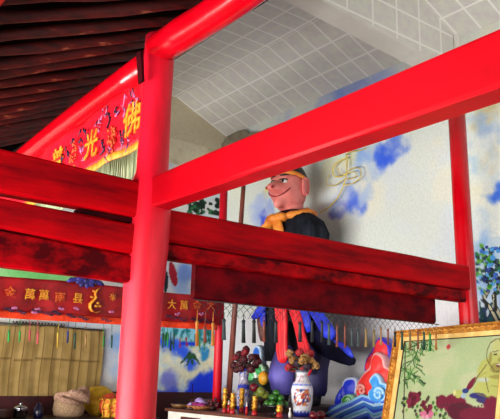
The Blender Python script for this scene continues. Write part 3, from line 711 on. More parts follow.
for sgn, az in ((1, .36), (-1, -.36)):
    mb = MB(); p = surf(az, .16, .0); mb.ball(p, (.030, .05, .028), M=Matrix.Rotation(fa-az, 3, 'Z'), nu=14, nv=9); mb.build('eye', WHT, head)
    mb = MB(); mb.ball(surf(az+.04, .16, .020), (.016, .022, .022), nu=10, nv=7); mb.build('pupil', BLK, head)
    mb = MB(); mb.tube([surf(az+q, .16+.095*math.cos(q*5.), .018) for q in (-.2, -.1, 0, .1, .2)], .008, 6); mb.build('eyelid', BLK, head)
    mb = MB(); mb.tube([surf(az+q*sgn, .40+.10*math.sin((q+.22)*4), .012) for q in (-.2, -.1, 0, .12, .24, .32)], [.006, .012, .016, .014, .01, .004], 7); mb.build('eyebrow', BLK, head)
mb = MB(); mb.tube([surf(q, -.53+.34*(q/.72)**2, .003) for q in [-.72+.12*i for i in range(13)]], [.004]+[.011]*11+[.004], 7); mb.build('mouth', LIP, head)
mb = MB()
for s_ in (-1, 1): mb.ball(surf(.11*s_, -.17, .0), .021, nu=8, nv=6)
mb.build('nostril', LIP, head)
for s_ in (1, -1):
    mb = MB(); q = pi/2*s_+.12*s_; c = surf(q, -.02, .012); M = Matrix.Rotation(fa-q, 3, 'Z')
    mb.ball(c, (.035, .075, .14), M=M, nu=18, nv=12, fn=lambda d: 1+.12*d.z)
    mb.tube([c+M @ Vector((.028, .06*math.cos(t), .115*math.sin(t)+.01)) for t in [-1.9+.5*i for i in range(9)]], .017, 7)
    mb.build('ear', SK, head)
# cap and headband
mb = MB(); vs = []; n = 40
for j in range(9):
    for i in range(n):
        az = 2*pi*i/n-pi; lo = .50-.55*sst(1.2, 2.4, abs(az)); el = lo+(pi/2-.02-lo)*j/8
        vs.append(surf(az, el, .012+.02*sst(0, 3, j)))
mb.add(vs, [(j*n+i, j*n+(i+1) % n, (j+1)*n+(i+1) % n, (j+1)*n+i) for j in range(8) for i in range(n)], True); mb.build('cap', BLK, st, solid=.01)
mb = MB(); mb.tube([surf(2*pi*i/48-pi, .58-.2*sst(.9, 2.2, abs(2*pi*i/48-pi)), .028) for i in range(49)], .03, 8, flat=(.5, 1), caps=False); mb.build('headband', OSC, st)
# robe: torso and skirt, cross-sections (cx, cy, rx, ry)
def loft(mb, secs, n=36, fold=0., nf=9, mi=0):
    vs = []
    for z, cx, cy, rx, ry in secs:
        for k in range(n):
            q = 2*pi*k/n; w = 1+fold*math.sin(nf*q+z*2)
            vs.append((cx+math.cos(q)*rx*w, cy+math.sin(q)*ry*w, z))
    m = len(secs)
    fs = [(i*n+k, i*n+(k+1) % n, (i+1)*n+(k+1) % n, (i+1)*n+k) for i in range(m-1) for k in range(n)]+[tuple(reversed(range(n))), tuple(range((m-1)*n, m*n))]
    return mb.add(vs, fs, True, mi)
y0 = HC.y-.10; zs = HC.z-.42       # shoulder height
shR = onX(330, 238, SX)
mb = MB()
loft(mb, [(1.72, SX+.05, y0+.05, .27, .46), (2.0, SX+.02, y0+.03, .29, .46), (2.35, SX, y0, .30, .46), (2.75, SX-.02, y0, .31, .50), (3.05, SX, y0, .30, .56), (zs-.30, SX, y0-.02, .29, .60), (zs-.12, SX, y0, .26, .52), (zs, SX, y0+.02, .21, .36), (zs+.08, SX, y0+.04, .15, .2)], 54, .025, 15)
mb.build('robe', ROBE, st)
# scarf: collar roll and knot
mb = MB(); zc = onX(300, 216, SX).z
cen = Vector((SX, HC.y-.06, zc))
ring = [cen+Vector((math.cos(q)*.25, math.sin(q)*.30, .02-.05*math.cos(q+pi)+.015*math.sin(3*q))) for q in [2*pi*k/24 for k in range(25)]]
mb.tube(ring, [.065+.012*math.sin(k*2.2) for k in range(25)], 10, caps=False, flat=(1.1, .8))
kn = onX(276, 219, SX-.3)
for dx, dy, dz, r in [(0, .02, 0, .10), (-.01, .10, -.03, .085), (.02, -.08, .01, .09)]: mb.ball(kn+Vector((dx, dy, dz)), (r, r*1.1, r*.75), fn=lambda d: 1+.10*math.sin(d.y*9)*abs(d.z))
mb.tube([kn, kn+Vector((-.03, .08, -.06)), kn+Vector((-.04, .17, -.12)), kn+Vector((-.04, .24, -.20))], [.05, .085, .09, .05], 10, flat=(1.2, .5))
mb.tube([kn, kn+Vector((-.03, -.06, -.08)), kn+Vector((-.03, -.10, -.2)), kn+Vector((-.02, -.12, -.3))], [.05, .075, .08, .05], 10, flat=(1.2, .5))
mb.build('scarf', OSC, st)
# sleeves, hands, legs
zs2 = 3.28
def arm(pts, rad): 
    m = MB(); m.tube(pts, rad, 18); return m
stf = [onX(229, 392, 5.80), onX(243, 193, 5.80)]
hz = 2.72; t = (hz-stf[0].z)/(stf[1].z-stf[0].z); hp = stf[0].lerp(stf[1], t)
arm([(SX, y0+.46, zs2-.04), (SX-.03, y0+.68, zs2-.32), (SX-.14, y0+.80, 2.76), tuple(hp+Vector((.13, -.22, -.02)))], [.15, .16, .15, .11]).build('sleeve', BLU, st)
mb = MB(); mb.tube([hp+Vector((.14, -.24, -.02)), hp+Vector((.07, -.10, 0))], [.055, .05], 12); mb.ball(hp+Vector((.055, -.055, 0)), (.05, .06, .065))
for k in range(4):
    z = .048-.032*k; mb.tube([hp+Vector((.05, -.05, z)), hp+Vector((.0, .045, z)), hp+Vector((-.042, .02, z)), hp+Vector((-.035, -.028, z))], [.019, .018, .016, .013], 8)
mb.tube([hp+Vector((.05, -.06, .06)), hp+Vector((-.01, -.05, .065)), hp+Vector((-.045, -.01, .05))], [.02, .018, .013], 8)
mb.build('hand', SK, st)
WSTF = mat('brown_staff_wood', (150, 82, 66), (112, 54, 44), .5, (9, 9, 2))
mb = MB(); d_ = (stf[1]-stf[0]); base_ = stf[0]+d_*((1.183-stf[0].z)/d_.z); mb.tube([base_, stf[1]+d_*.06], [.042, .032], 14); mb.build('staff', WSTF, st)
arm([(SX, y0-.40, zs2-.2), (SX-.05, y0-.60, zs2-.44), (SX-.16, y0-.58, 2.72), (SX-.34, y0-.40, 2.70)], [.15, .16, .15, .11]).build('sleeve', BLU, st)
mb = MB(); w0 = Vector((SX-.34, y0-.40, 2.70)); mb.tube([w0, w0+Vector((-.05, .08, 0))], [.055, .05], 10); mb.ball(w0+Vector((-.07, .14, 0)), (.05, .07, .06))
for k in range(4): mb.tube([w0+Vector((-.07, .18, .045-.03*k)), w0+Vector((-.06, .25, .045-.03*k)), w0+Vector((-.02, .27, .045-.03*k))], [.018, .017, .012], 8)
mb.tube([w0+Vector((-.1, .12, .03)), w0+Vector((-.12, .17, .07)), w0+Vector((-.1, .21, .09))], [.019, .017, .012], 8); mb.build('hand', SK, st)
for px, py, w in ((283, 375, 12.5), (315, 378, 12)):
    c = onX(px, py, SX-.22 if px < 300 else SX-.1); cx_ = c.x
    mb = MB(); loft(mb, [(1.30, cx_+.02, c.y, .10, .11), (1.36, cx_, c.y, .14, .155), (c.z-.03, cx_-.02, c.y, .17, .172), (c.z+.12, cx_, c.y, .165, .165), (c.z+.26, cx_+.06, c.y, .15, .16), (1.98, cx_+.14, c.y, .15, .17)], 26, .02, 7)
    leg = mb.build('trouser_leg', VIO if px < 300 else mat('shaded_violet_cloth', (46, 40, 100), (28, 24, 64), .6, (4, 4, 4)), st)  # same trousers; the right leg's shade is put into a darker violet
    mb = MB(); mb.tube([(cx_+.02, c.y, 1.34), (cx_+.01, c.y, 1.24), (cx_-.08, c.y, 1.225), (cx_-.19, c.y, 1.22)], [.085, .08, .07, .045], 14, flat=(1, .75), ref=(0, 1, 0)); mb.build('boot', BLK, st)
# sash ends
def strip(pts, X, w, m, name, th=.45, ridges=3):
    mb = MB(); P = [onX(x, y, X) for x, y, _ in pts]; W = [ww*.0128/2 for _, _, ww in pts]
    mb.tube(P, W, 18, ref=(1, 0, 0), flat=(1, th))
    for k in range(-ridges//2+1, ridges//2+1):
        Q_ = [p+Vector((-W[i]*th*.75, k*W[i]*.5, 0)) for i, p in enumerate(P)]
        mb.tube(Q_, [max(.006, ww*.16) for ww in W], 8)
    return mb.build(name, m, st)
strip([(281, 296, 16), (281, 310, 17), (282, 325, 16), (282, 340, 15), (282, 350, 16), (283, 358, 15), (283, 363, 7)], SX-.42, 0, SASH, 'sash_end')
strip([(290, 296, 12), (294, 308, 14), (298, 322, 13), (301, 336, 12), (304, 348, 14), (306, 360, 17), (306, 370, 16), (306, 376, 8)], SX-.40, 0, SASH, 'sash_end')
# blue drapes either side, navy coat tail with blue lining
strip([(268, 296, 8), (263, 306, 11), (258, 313, 10), (253, 318, 6)], SX-.34, 0, BLU, 'blue_drape', .5)
strip([(262, 298, 8), (263, 312, 8), (263, 322, 8), (264, 326, 5)], SX-.30, 0, BLU, 'blue_drape', .5)
strip([(300, 300, 12), (304, 312, 13), (307, 322, 10), (309, 332, 5)], SX-.36, 0, BLU, 'blue_drape', .5)
strip([(308, 300, 12), (316, 312, 13), (322, 322, 14), (328, 331, 15), (334, 336, 9)], SX-.34, 0, BLU, 'blue_drape', .5)
mb = MB()
pts = [(300, 296, 22), (308, 312, 30), (316, 328, 34), (324, 340, 30), (333, 349, 22), (343, 356, 15), (351, 360, 11), (355, 362, 5)]
P = [onX(x, y, SX-.18) for x, y, _ in pts]; mb.tube(P, [w*.0128/2 for *_, w in pts], 16, ref=(1, 0, 0), flat=(1, .35)); mb.build('coat_tail', NVY, st)
mb = MB(); mb.tube([onX(x, y, SX-.27) for x, y in [(334, 341), (342, 346), (349, 352), (353, 357)]], [.01, .04, .045, .015], 10, flat=(1, .4), ref=(1, 0, 0)); mb.build('coat_lining', BLU, st)
mb = MB(); mb.tube([onX(x, y, SX-.28) for x, y in [(259, 312), (260, 322), (261, 332), (262, 341)]], [.05, .055, .05, .03], 12, flat=(1, .5)); mb.build('girdle', mat('brown_patterned_girdle', (110, 60, 40), (60, 30, 40), .6, (16, 16, 16)), st)
# gold scroll ribbon behind the shoulder
GW = mat('gold_wire', (226, 206, 112), (206, 180, 84), .5, (8, 8, 8))
mb = MB()
def scroll(pts, r, X=6.62):
    P = [onX(x, y, X) for x, y in pts]; out = []
    for i in range(len(P)-1):
        p0, p1, p2, p3 = P[max(i-1, 0)], P[i], P[i+1], P[min(i+2, len(P)-1)]
        for q in range(6):
            t = q/6; out.append(.5*((2*p1)+(p2-p0)*t+(2*p0-5*p1+4*p2-p3)*t*t+(3*p1-p0-3*p2+p3)*t**3))
    mb.tube(out+[P[-1]], r, 6)
scroll([(320, 213), (330, 206), (338, 197), (343, 187), (346, 176), (347, 162), (346, 154)], .010)
scroll([(346, 155), (350, 152), (358, 151), (366, 148)], .008)
scroll([(346, 158), (338, 162), (333, 169), (335, 176), (343, 176), (347, 172)], .012)
scroll([(330, 174), (326, 183), (333, 186), (340, 182), (344, 179)], .007)
scroll([(347, 171), (354, 168), (360, 169), (361, 176), (355, 182), (347, 185), (343, 184)], .008)
scroll([(338, 168), (340, 173), (346, 174), (352, 172), (357, 174), (353, 178), (346, 179)], .007)
mb.tube([onX(346, 155, 6.62), onX(346, 155, 6.70)], .008, 6)
mb.build('gold_scroll', GW, st)

# grey scalloped crest high in the corner
GREY = mat('grey_olive_plaster', (140, 132, 112), (112, 104, 88), .8, (5, 5, 5))
out = [(216, 152), (218, 144), (223, 141), (226, 135), (232, 131), (238, 127), (244, 128), (249, 132), (251, 130), (256, 131), (262, 129), (268, 126), (270, 140), (240, 156)]
pts = [onX(x, y, XW-.10) for x, y in out]
for p in pts: p.z = min(p.z-.02, 5.535+.25*(p.z-5.55))
mb = MB(); mb.prism(pts, (.095, 0, 0)); tag(mb.build('scalloped_crest', GREY, bevel=.02), 'grey scalloped cloud shaped crest high on wall behind the bright beam', 'ornament')

# ------------------------------------------------------------------ carved cloud ornaments
def cloud(name, loc, label): return thing(name, loc, label, 'ornament')
c0 = onX(360, 415, 6.2)
clo = cloud('cloud_ornament', (6.2, c0.y, .93), 'carved cloud ornament in red and blue swirls left of the gilt frame')
VCO = vmat('glossy_cloud_paint', .4, .5)
def lobe(poly, X, th, rim, inner, name, rw=.028):
    """raised cloud lobe: extruded rounded slab with a rim of another colour"""
    n = len(poly); P = [onX(x, y, X) for x, y in poly]; out = []
    for i in range(n):
        p0, p1, p2, p3 = P[i-1], P[i], P[(i+1) % n], P[(i+2) % n]
        for q in range(5):
            t = q/5; out.append(.5*((2*p1)+(p2-p0)*t+(2*p0-5*p1+4*p2-p3)*t*t+(3*p1-p0-3*p2+p3)*t**3))
    cc = sum(out, Vector())/len(out)
    mb = MB(); m = len(out); vs, cs = [], []
    for s_, dx, c in [(1, th, rim), (1, 0, rim), (.97, -.02, rim), (None, -.03, rim), (None, -.028, inner), (.6, -.045, inner), (.25, -.06, inner)]:
        for p in out:
            d = p-cc
            if s_ is None: k = max(.1, 1-rw*(1.3 if c is inner else 1)/max(d.length, .01)); q = cc+d*k
            else: q = cc+d*s_
            vs.append(q+Vector((dx, 0, 0))); cs.append(c)
    fs = [(i*m+k, i*m+(k+1) % m, (i+1)*m+(k+1) % m, (i+1)*m+k) for i in range(6) for k in range(m)]+[tuple(range(m)), tuple(range(6*m, 7*m))]
    mb.add(vs, fs, True, 0, cs)
    return mb
def curl(mb, px, py, X, r, turns, w, col, hand=1, a0=0):
    c = onX(px, py, X); N = 40
    mb.tube([c+Vector((-.01, hand*math.cos(a0+turns*2*pi*i/N)*r*(1-i/N*.85), math.sin(a0+turns*2*pi*i/N)*r*(1-i/N*.85))) for i in range(N+1)], [w*(1-.4*i/N) for i in range(N+1)], 8, col=col)
RD, RB, BL, LB, WH = (236, 50, 56), (240, 170, 170), (30, 50, 220), (120, 190, 240), (214, 226, 240)
lobe([(381, 337), (387, 341), (391, 348), (391, 372), (380, 378), (366, 372), (367, 360), (372, 352), (376, 343)], 6.24, .12, (60, 40, 190), RD, '').build('red_lobe', VCO, clo)
m_ = lobe([(377, 352), (384, 356), (387, 366), (393, 372), (391, 392), (380, 400), (366, 399), (357, 396), (358, 384), (364, 374), (371, 366), (373, 357)], 6.14, .12, RB, (238, 54, 50), ''); curl(m_, 362, 390, 6.09, .065, 1.4, .020, (246, 160, 150)); m_.build('red_lobe', VCO, clo)
m_ = lobe([(376, 373), (381, 377), (383, 382), (389, 386), (388, 398), (380, 406), (371, 402), (369, 393), (373, 387), (370, 380)], 6.06, .1, (170, 214, 246), (70, 160, 236), ''); curl(m_, 379, 394, 6.01, .075, 1.5, .020, (170, 220, 250), -1); m_.build('blue_lobe', VCO, clo)
lobe([(352, 377), (358, 380), (358, 392), (354, 400), (343, 402), (342, 390), (345, 380)], 6.22, .12, (200, 210, 240), (36, 60, 226), '').build('blue_lobe', VCO, clo)
lobe([(344, 386), (346, 394), (344, 404), (336, 406), (337, 396)], 6.18, .12, (60, 60, 200), (40, 60, 220), '').build('blue_lobe', VCO, clo)
m_ = lobe([(350, 394), (355, 398), (353, 405), (345, 407), (342, 401), (345, 396)], 6.1, .1, (160, 220, 180), (70, 170, 60), ''); curl(m_, 349, 401, 6.06, .035, 1.2, .012, (200, 236, 200)); m_.build('green_lobe', VCO, clo)
lobe([(328, 411), (336, 404), (350, 403), (362, 398), (374, 402), (390, 398), (392, 430), (360, 434), (334, 430)], 6.12, .12, (60, 90, 210), (50, 80, 214), '').build('blue_base', VCO, clo)
m_ = MB()
for k in range(8):
    m_.tube([onX(x, y+k*2.6-3, 6.06-.01*(k % 2)) for x, y in [(326+k*1.5, 417), (333+k, 413), (342+k, 408+math.sin(k)), (352, 405), (362+k, 399), (374, 402+k*.6), (384, 402), (391, 399)]], [.012, .022, .026, .026, .026, .024, .02, .012], 8, col=[(150, 205, 240), (70, 110, 220), (190, 225, 245), (60, 120, 200), (40, 60, 200), (120, 180, 220), (180, 220, 240), (60, 100, 210)][k])
m_.build('wave_scroll', VCO, clo)
c1 = onX(258, 372, 6.0)
cl2 = cloud('cloud_ornament', (6.0, c1.y, 1.18), 'small carved cloud ornament in blue, green and yellow behind the fruit')
lobe([(258, 345), (262, 350), (262, 362), (261, 372), (254, 372), (255, 360), (254, 350)], 5.98, .08, (200, 225, 245), (40, 110, 220), '').build('blue_lobe', VCO, cl2)
lobe([(262, 364), (265, 371), (262, 377), (256, 376), (256, 368)], 5.94, .08, (190, 230, 190), (60, 170, 90), '').build('green_lobe', VCO, cl2)
m_ = lobe([(252, 370), (257, 373), (257, 381), (251, 383), (247, 379), (248, 372)], 5.9, .08, (226, 240, 230), (90, 180, 110), ''); m_.build('green_lobe', VCO, cl2)
p = onX(263.5, 378, 5.86); mb = MB(); mb.ball(p, (.06, .082, .088), nu=24, nv=14); tag(mb.build('yellow_lobe', mat('yellow_orange_paint', (246, 200, 50), (236, 140, 30), .4, (5, 5, 5)), cl2), 'rounded yellow lobe')
MB().box((5.86, onX(268, 390, 5.95).y, 1.181), (6.1, onX(248, 390, 5.95).y, onX(258, 378, 5.9).z)).build('base', mat('dark_green_base', (30, 60, 36), (16, 36, 24), .6), cl2)

# ------------------------------------------------------------------ framed painting leaning on the post
FXT = onY(467, 318, PY).x-.16
tl_ = onX(398, 332, FXT); rt = Vector((-math.sin(math.radians(16.4)), -math.cos(math.radians(16.4)), 0))
d_ = ray(385.4, 419); bl_ = EYE+d_*((tl_-EYE).dot(rt)/d_.dot(rt))
up = (tl_-bl_).normalized(); fo = tl_-up*((tl_.z-.803)/up.z); FH = (tl_-fo).length; FW = 1.75
nr = rt.cross(up).normalized()   # nr faces the hall
fr = thing('framed_picture', fo, 'large gilt framed picture of a laughing bald man leaning on the right post', 'picture')
def FP(u, v, d=0): return fo+rt*u+up*v+nr*d
GILT = mat('carved_gilt', (228, 162, 62), (160, 88, 26), .35, (14, 14, 14), .35, .62, .3, 40, metal=.25)
CREAMG = mat('pale_gilt_slip', (240, 206, 130), (220, 176, 96), .45, (8, 8, 8))
def frame_ring(mb, a, b, d0, d1, a2=None, b2=None):
    a2 = a if a2 is None else a2; b2 = b if b2 is None else b2      # a, b: side members; a2, b2: top and bottom members
    for (u0, v0, u1, v1) in [(a, a2, FW-a, b2), (a, FH-b2, FW-a, FH-a2), (a, b2, b, FH-b2), (FW-b, b2, FW-a, FH-b2)]:
        mb.add([FP(u0, v0, d0), FP(u1, v0, d0), FP(u1, v1, d0), FP(u0, v1, d0), FP(u0, v0, d1), FP(u1, v0, d1), FP(u1, v1, d1), FP(u0, v1, d1)], [(0, 3, 2, 1), (4, 5, 6, 7), (0, 1, 5, 4), (1, 2, 6, 5), (2, 3, 7, 6), (3, 0, 4, 7)])
mb = MB(); frame_ring(mb, 0, .085, 0, .035, 0, .062); frame_ring(mb, 0, .014, .035, .045); frame_ring(mb, .074, .085, .035, .043, .052, .062)
MR = Matrix((rt, up, nr)).transposed()
def leafb(u, v, ang):
    R_ = MR @ Matrix.Rotation(ang, 3, 'Z')
    mb.ball(FP(u, v, .036), (.028, .016, .014), M=R_, nu=10, nv=6); mb.ball(FP(u, v, .046), (.010, .010, .008), M=R_, nu=8, nv=5)
k = 0; u = .03
while u < FW-.02:
    leafb(u, FH-.033, .6 if k % 2 else -.6); leafb(u, .033, .6 if k % 2 else -.6); u += .042; k += 1
v = .08; k = 0
while v < FH-.06:
    leafb(.044, v, 1.0 if k % 2 else 2.1); leafb(FW-.044, v, 1.0 if k % 2 else 2.1); v += .042; k += 1
mb.build('gilt_moulding', GILT, fr)
mb = MB(); frame_ring(mb, .086, .16, .004, .022, .063, .105); tag(mb.build('inner_slip', CREAMG, fr, bevel=.004), 'pale gold inner slip')
mb = MB(); frame_ring(mb, .161, .168, .004, .016, .106, .112); mb.build('dark_fillet', mat('dark_fillet', (60, 36, 20), (40, 24, 14), .5), fr)
mb = MB(); mb.prism([FP(.01, .01, -.02), FP(FW-.01, .01, -.02), FP(FW-.01, FH-.01, -.02), FP(.01, FH-.01, -.02)], nr*.018); mb.build('backing', WD, fr)
# the picture: authored from its own plane (u, v)
def uv(px, py):
    d = ray(px, py); t = (fo-EYE).dot(nr)/d.dot(nr); p = EYE+d*t-fo; return p.dot(rt), p.dot(up)
def E(px, py, rx, ry, c, rot=0): u, v = uv(px, py); return ('e', u, v, rx*.0092, ry*.0092, c, rot)
art = []
rr_ = random.Random(11)
for px, py, n_ in [(408, 345, 14), (414, 352, 22), (420, 343, 16), (428, 342, 14), (412, 366, 16), (408, 378, 14), (418, 374, 12)]:
    for _ in range(n_):
        x, y = px+rr_.gauss(0, 4.5), py+rr_.gauss(0, 4.5); q = rr_.uniform(-1.3, 1.3)
        art.append(('s', uv(x, y), uv(x+7*math.sin(q), y+7*math.cos(q)), .011, rr_.choice([(40, 96, 36), (70, 130, 50), (24, 60, 36), (120, 160, 80)])))
art.append(('s', uv(406, 345), uv(404, 419), .016, (60, 70, 40)))
art.append(E(449, 347, 3.4, 2.6, (220, 60, 76)))
for _ in range(60): art.append(E(rr_.uniform(402, 446), rr_.uniform(396, 424), 2.4, 2., rr_.choice([(50, 80, 40), (70, 120, 50), (140, 170, 80), (40, 40, 30), (90, 60, 50)])))
for x, y, r in [(415, 396, 9), (417, 399, 9), (412, 400, 8), (430, 409, 7), (424, 404, 5)]:
    for _ in range(10): art.append(E(x+rr_.gauss(0, r*.35), y+rr_.gauss(0, r*.35), r*.42, r*.36, rr_.choice([(112, 12, 40), (86, 8, 30), (136, 24, 56)])))
for _ in range(12): art.append(E(428+rr_.gauss(0, 3), 416+rr_.gauss(0, 2), 3, 2.4, rr_.choice([(226, 110, 150), (240, 160, 180), (206, 80, 126)])))
ROB, RO2, SKN, SK2 = (124, 16, 50), (92, 8, 38), (198, 192, 104), (166, 150, 72)
art += [E(455, 404, 18, 10, ROB), E(442, 402, 9, 7, ROB), E(472, 384, 9, 3.5, ROB, .75), E(462, 412, 22, 9, RO2), E(500, 403, 22, 12, ROB), E(520, 396, 22, 20, ROB), E(480, 416, 30, 8, ROB)]
art += [E(487, 372, 13, 13, SKN), E(500, 384, 26, 15, SKN), E(484, 390, 14, 9, SKN), E(478, 396, 12, 3, (44, 44, 120)), E(488, 401, 16, 3, (60, 50, 110)), E(497, 396, 12, 5, SKN), E(494, 409, 14, 10, ROB, -.6), E(512, 400, 16, 14, ROB),
        E(484, 380, 8, 2.2, (206, 206, 190)), E(500, 377, 14, 2, SK2), E(459, 394, 5.5, 4.2, SKN), E(455, 393, 2, 3, (236, 220, 150)), E(466, 391, 5, 2.5, (40, 60, 130)), E(464, 396, 4, 2.5, (170, 190, 210))]
art += [E(501, 356, 11, 15, SKN), E(499, 347, 9, 8, (206, 200, 130)), E(491, 358, 2.4, 6, SK2), E(497, 368, 9, 5, SK2), E(496, 354.5, 2.5, .9, (60, 40, 30)), E(506, 354.5, 2.5, .9, (60, 40, 30)), E(500, 360, 2.5, 2, SK2), E(500, 365.5, 4.6, 1.9, (110, 40, 40)), E(500, 364.6, 3.6, .8, (240, 236, 220)),
        ('s', uv(493, 352), uv(499, 351), .006, (90, 80, 60)), ('s', uv(503, 351), uv(509, 352), .006, (90, 80, 60)), ('s', uv(476, 379), uv(488, 372), .005, SK2), ('s', uv(492, 386), uv(508, 388), .006, SK2), ('s', uv(508, 388), uv(520, 384), .006, SK2)]
for (a_, b_) in [((488, 350), (487, 357)), ((487, 357), (489, 363)), ((489, 363), (494, 369)), ((488, 350), (491, 343)), ((491, 343), (497, 339)), ((497, 339), (505, 339)), ((478, 377), (474, 385)), ((487, 365), (478, 377)), ((490, 398), (478, 394)), ((505, 372), (494, 371)), ((486, 378), (489, 392))]:
    art.append(('s', uv(*a_), uv(*b_), .010, (120, 104, 56)))
for i in range(14): art.append(E(438+i*3.4, 406-1.5*math.sin(i*.5), 1.2, 1.1, (60, 50, 50)))
for i in range(8): art.append(('s', uv(446+i*3, 398+i), uv(440+i*4, 419), .004, RO2))
def pic(u, v):
    c = mixc((188, 198, 146), (206, 204, 160), sst(-.2, .5, fbm(u, v, 3, 3, 2)))
    c = mixc(c, (184, 200, 150), sst(.0, .6, fbm(u*.6, v*2.2, 4, 3, 7))*.6)
    for a in art:
        if a[0] == 'e':
            _, cu, cv, rx, ry, k, r = a; du, dv = u-cu, v-cv
            if abs(du) > max(rx, ry) or abs(dv) > max(rx, ry): continue
            if r: du, dv = du*math.cos(r)+dv*math.sin(r), -du*math.sin(r)+dv*math.cos(r)
            q = (du/rx)**2+(dv/ry)**2
            if q < 1: c = mixc(c, mixc(k, (255, 255, 255), .05*fbm(u, v, 30, 2, 3)), (1-q)*4)
        else:
            _, p, q, w, k = a
            if min(p[0], q[0])-w < u < max(p[0], q[0])+w and min(p[1], q[1])-w < v < max(p[1], q[1])+w and segd((u, v), p, q) < w*.6: c = k
    return (c[0]*.86, c[1]*.90, c[2]*.88)
mb = MB(); i0, i1 = .165, .109
mb.grid(lambda s, t: FP(i0+(FW-2*i0)*s, i1+(FH-2*i1)*t, .006), 270, 150, False, 0, lambda s, t: pic(i0+(FW-2*i0)*s, i1+(FH-2*i1)*t))
mb.build('canvas', vmat('print_paper', .5, .4), fr)

# ------------------------------------------------------------------ altar things
VG = vmat('glazed_porcelain', .22, .5)
def vase(px, X, ytop, rmax, label, prof, colf, name='porcelain_vase'):
    b = onX(px, 410, X); zt = onX(px, ytop, X).z; H = zt-TZ
    t = thing(name, (X, b.y, TZ), label, 'vase')
    P = []
    for i in range(29):
        s = i/28
        for (s0, r0), (s1, r1) in zip(prof, prof[1:]):
            if s0 <= s <= s1: q = (s-s0)/(s1-s0); q = q*q*(3-2*q); P.append(((r0+(r1-r0)*q)*rmax, s*H)); break
    MB().lathe(P+[(P[-1][0]*.8, H), (P[-1][0]*.75, H-.02)], (X, b.y, TZ), 48, colf=lambda q, z: colf(q, z/H)).build('body', VG, t)
    return t, Vector((X, b.y, zt))
def c_big(q, s):
    w, b = (226, 226, 232), (36, 52, 170)
    q = (q-3.99+pi) % (2*pi)-pi
    if s < .13: return mixc(b, w, .5+.5*math.sin(q*14)) if s > .09 else b
    if .645 < s < .70: return mixc((50, 80, 200), w, .25+.25*math.sin(q*12))
    if s > .93: return (90, 90, 110)
    if .22 < s < .60 and abs(q) < .8+.15*math.sin(s*20):
        n = fbm(q*2, s*6, 2.2, 3, 3)
        if n > .16: return (176, 60, 40)
        if n > .03: return (206, 130, 70)
        if n < -.28: return (40, 50, 130)
        if n < -.15: return (80, 70, 60)
    if .74 < s < .9 and fbm(q*2, s*8, 2, 3, 8) > .12: return (190, 150, 160)
    return w
v1, top1 = vase(302, 5.32, 370, .122, 'tall white porcelain vase with red figures and blue bands', [(0, .72), (.1, .78), (.35, .95), (.55, 1.), (.68, .9), (.78, .62), (.9, .5), (1, .66)], c_big)
def c_sm(q, s):
    n = fbm(q*1.5, s*6, 2., 3, 5)
    if .52 < s < .62 or s < .12 or s > .95: return (40, 56, 170)
    return (80, 84, 150) if n > .2 else ((176, 172, 186) if n > -.2 else (140, 126, 140))
v2, top2 = vase(243, 5.36, 369, .088, 'blue and white porcelain vase holding dark red roses', [(0, .75), (.15, .9), (.4, 1.), (.6, .8), (.75, .62), (.9, .72), (1, .9)], c_sm)

STM = mat('dark_green_stem', (34, 70, 34), (20, 46, 24), .6)
def make_flower(name, label, cat, group, cols, r, base, c, petals=3):
    t = thing(name, base, label, cat, group); base, c = Vector(base), Vector(c)
    stem_ = MB().tube([base-Vector((0, 0, .02)), base.lerp(c, .5)+Vector((0, 0, .02)), c], .004, 6).build('stem', STM, t)
    mb = MB(); mb.ball(c, r*.5, nu=10, nv=6)
    N = 26
    for k in range(N):
        z_ = 1-1.7*(k+.5)/N; q = k*2.39996; h_ = math.sqrt(max(0, 1-z_*z_))
        d = Vector((math.cos(q)*h_, math.sin(q)*h_, z_)); M = d.to_track_quat('X', 'Z').to_matrix()
        mb.ball(c+d*r*rnd.uniform(.55, .72), (r*.15, r*.36, r*.34), M=M @ Matrix.Rotation(.5, 3, 'Y'), nu=8, nv=5)
    mb.build('bloom', cols, t)
    for k in range(3):
        mb = MB(); q = rnd.uniform(0, 6.28); p = base.lerp(c, .72); e = p+Vector((math.cos(q)*.06, math.sin(q)*.06, rnd.uniform(-.02, .03)))
        mb.tube([p, p.lerp(e, .5), e], [.003, .02, .002], 6, flat=(1, .25)); mb.build('leaf', STM, stem_)
ROSE = mat('dark_red_rose_petal', (92, 8, 24), (48, 4, 14), .6, (30, 30, 30)); ROSEB = mat('red_rose_petal', (150, 14, 32), (96, 6, 20), .6, (30, 30, 30))
for i, (x, y, dx) in enumerate([(245, 353, 0), (236, 358, .05), (252, 358, -.05), (240, 364, -.08), (248, 366, .04), (255, 366, .06), (234, 366, .0), (244, 360, -.10), (258, 362, .08), (239, 355, .08), (246, 350, .03), (241, 369, -.06), (251, 370, -.04), (237, 370, .06), (256, 358, .1)]):
    make_flower('silk_rose', 'dark red silk rose in the blue and white vase' if i else 'topmost bright red silk rose in the blue and white vase', 'flower', 'dark red roses in the blue and white vase', ROSEB if i in (0, 1) else ROSE, .062, top2+Vector((rnd.uniform(-.02, .02), rnd.uniform(-.02, .02), -.03)), onX(x, y, 5.36+dx))
CHS = [mat('gold_brown_petal', (182, 132, 66), (112, 68, 28), .6, (30, 30, 30)), mat('red_petal', (190, 40, 44), (140, 20, 30), .6, (30, 30, 30)), mat('plum_petal', (60, 26, 50), (30, 14, 30), .6, (30, 30, 30)), mat('straw_petal', (196, 154, 92), (130, 88, 42), .6, (30, 30, 30))]
CN = ['gold brown', 'red', 'plum', 'straw coloured']
seen = {}
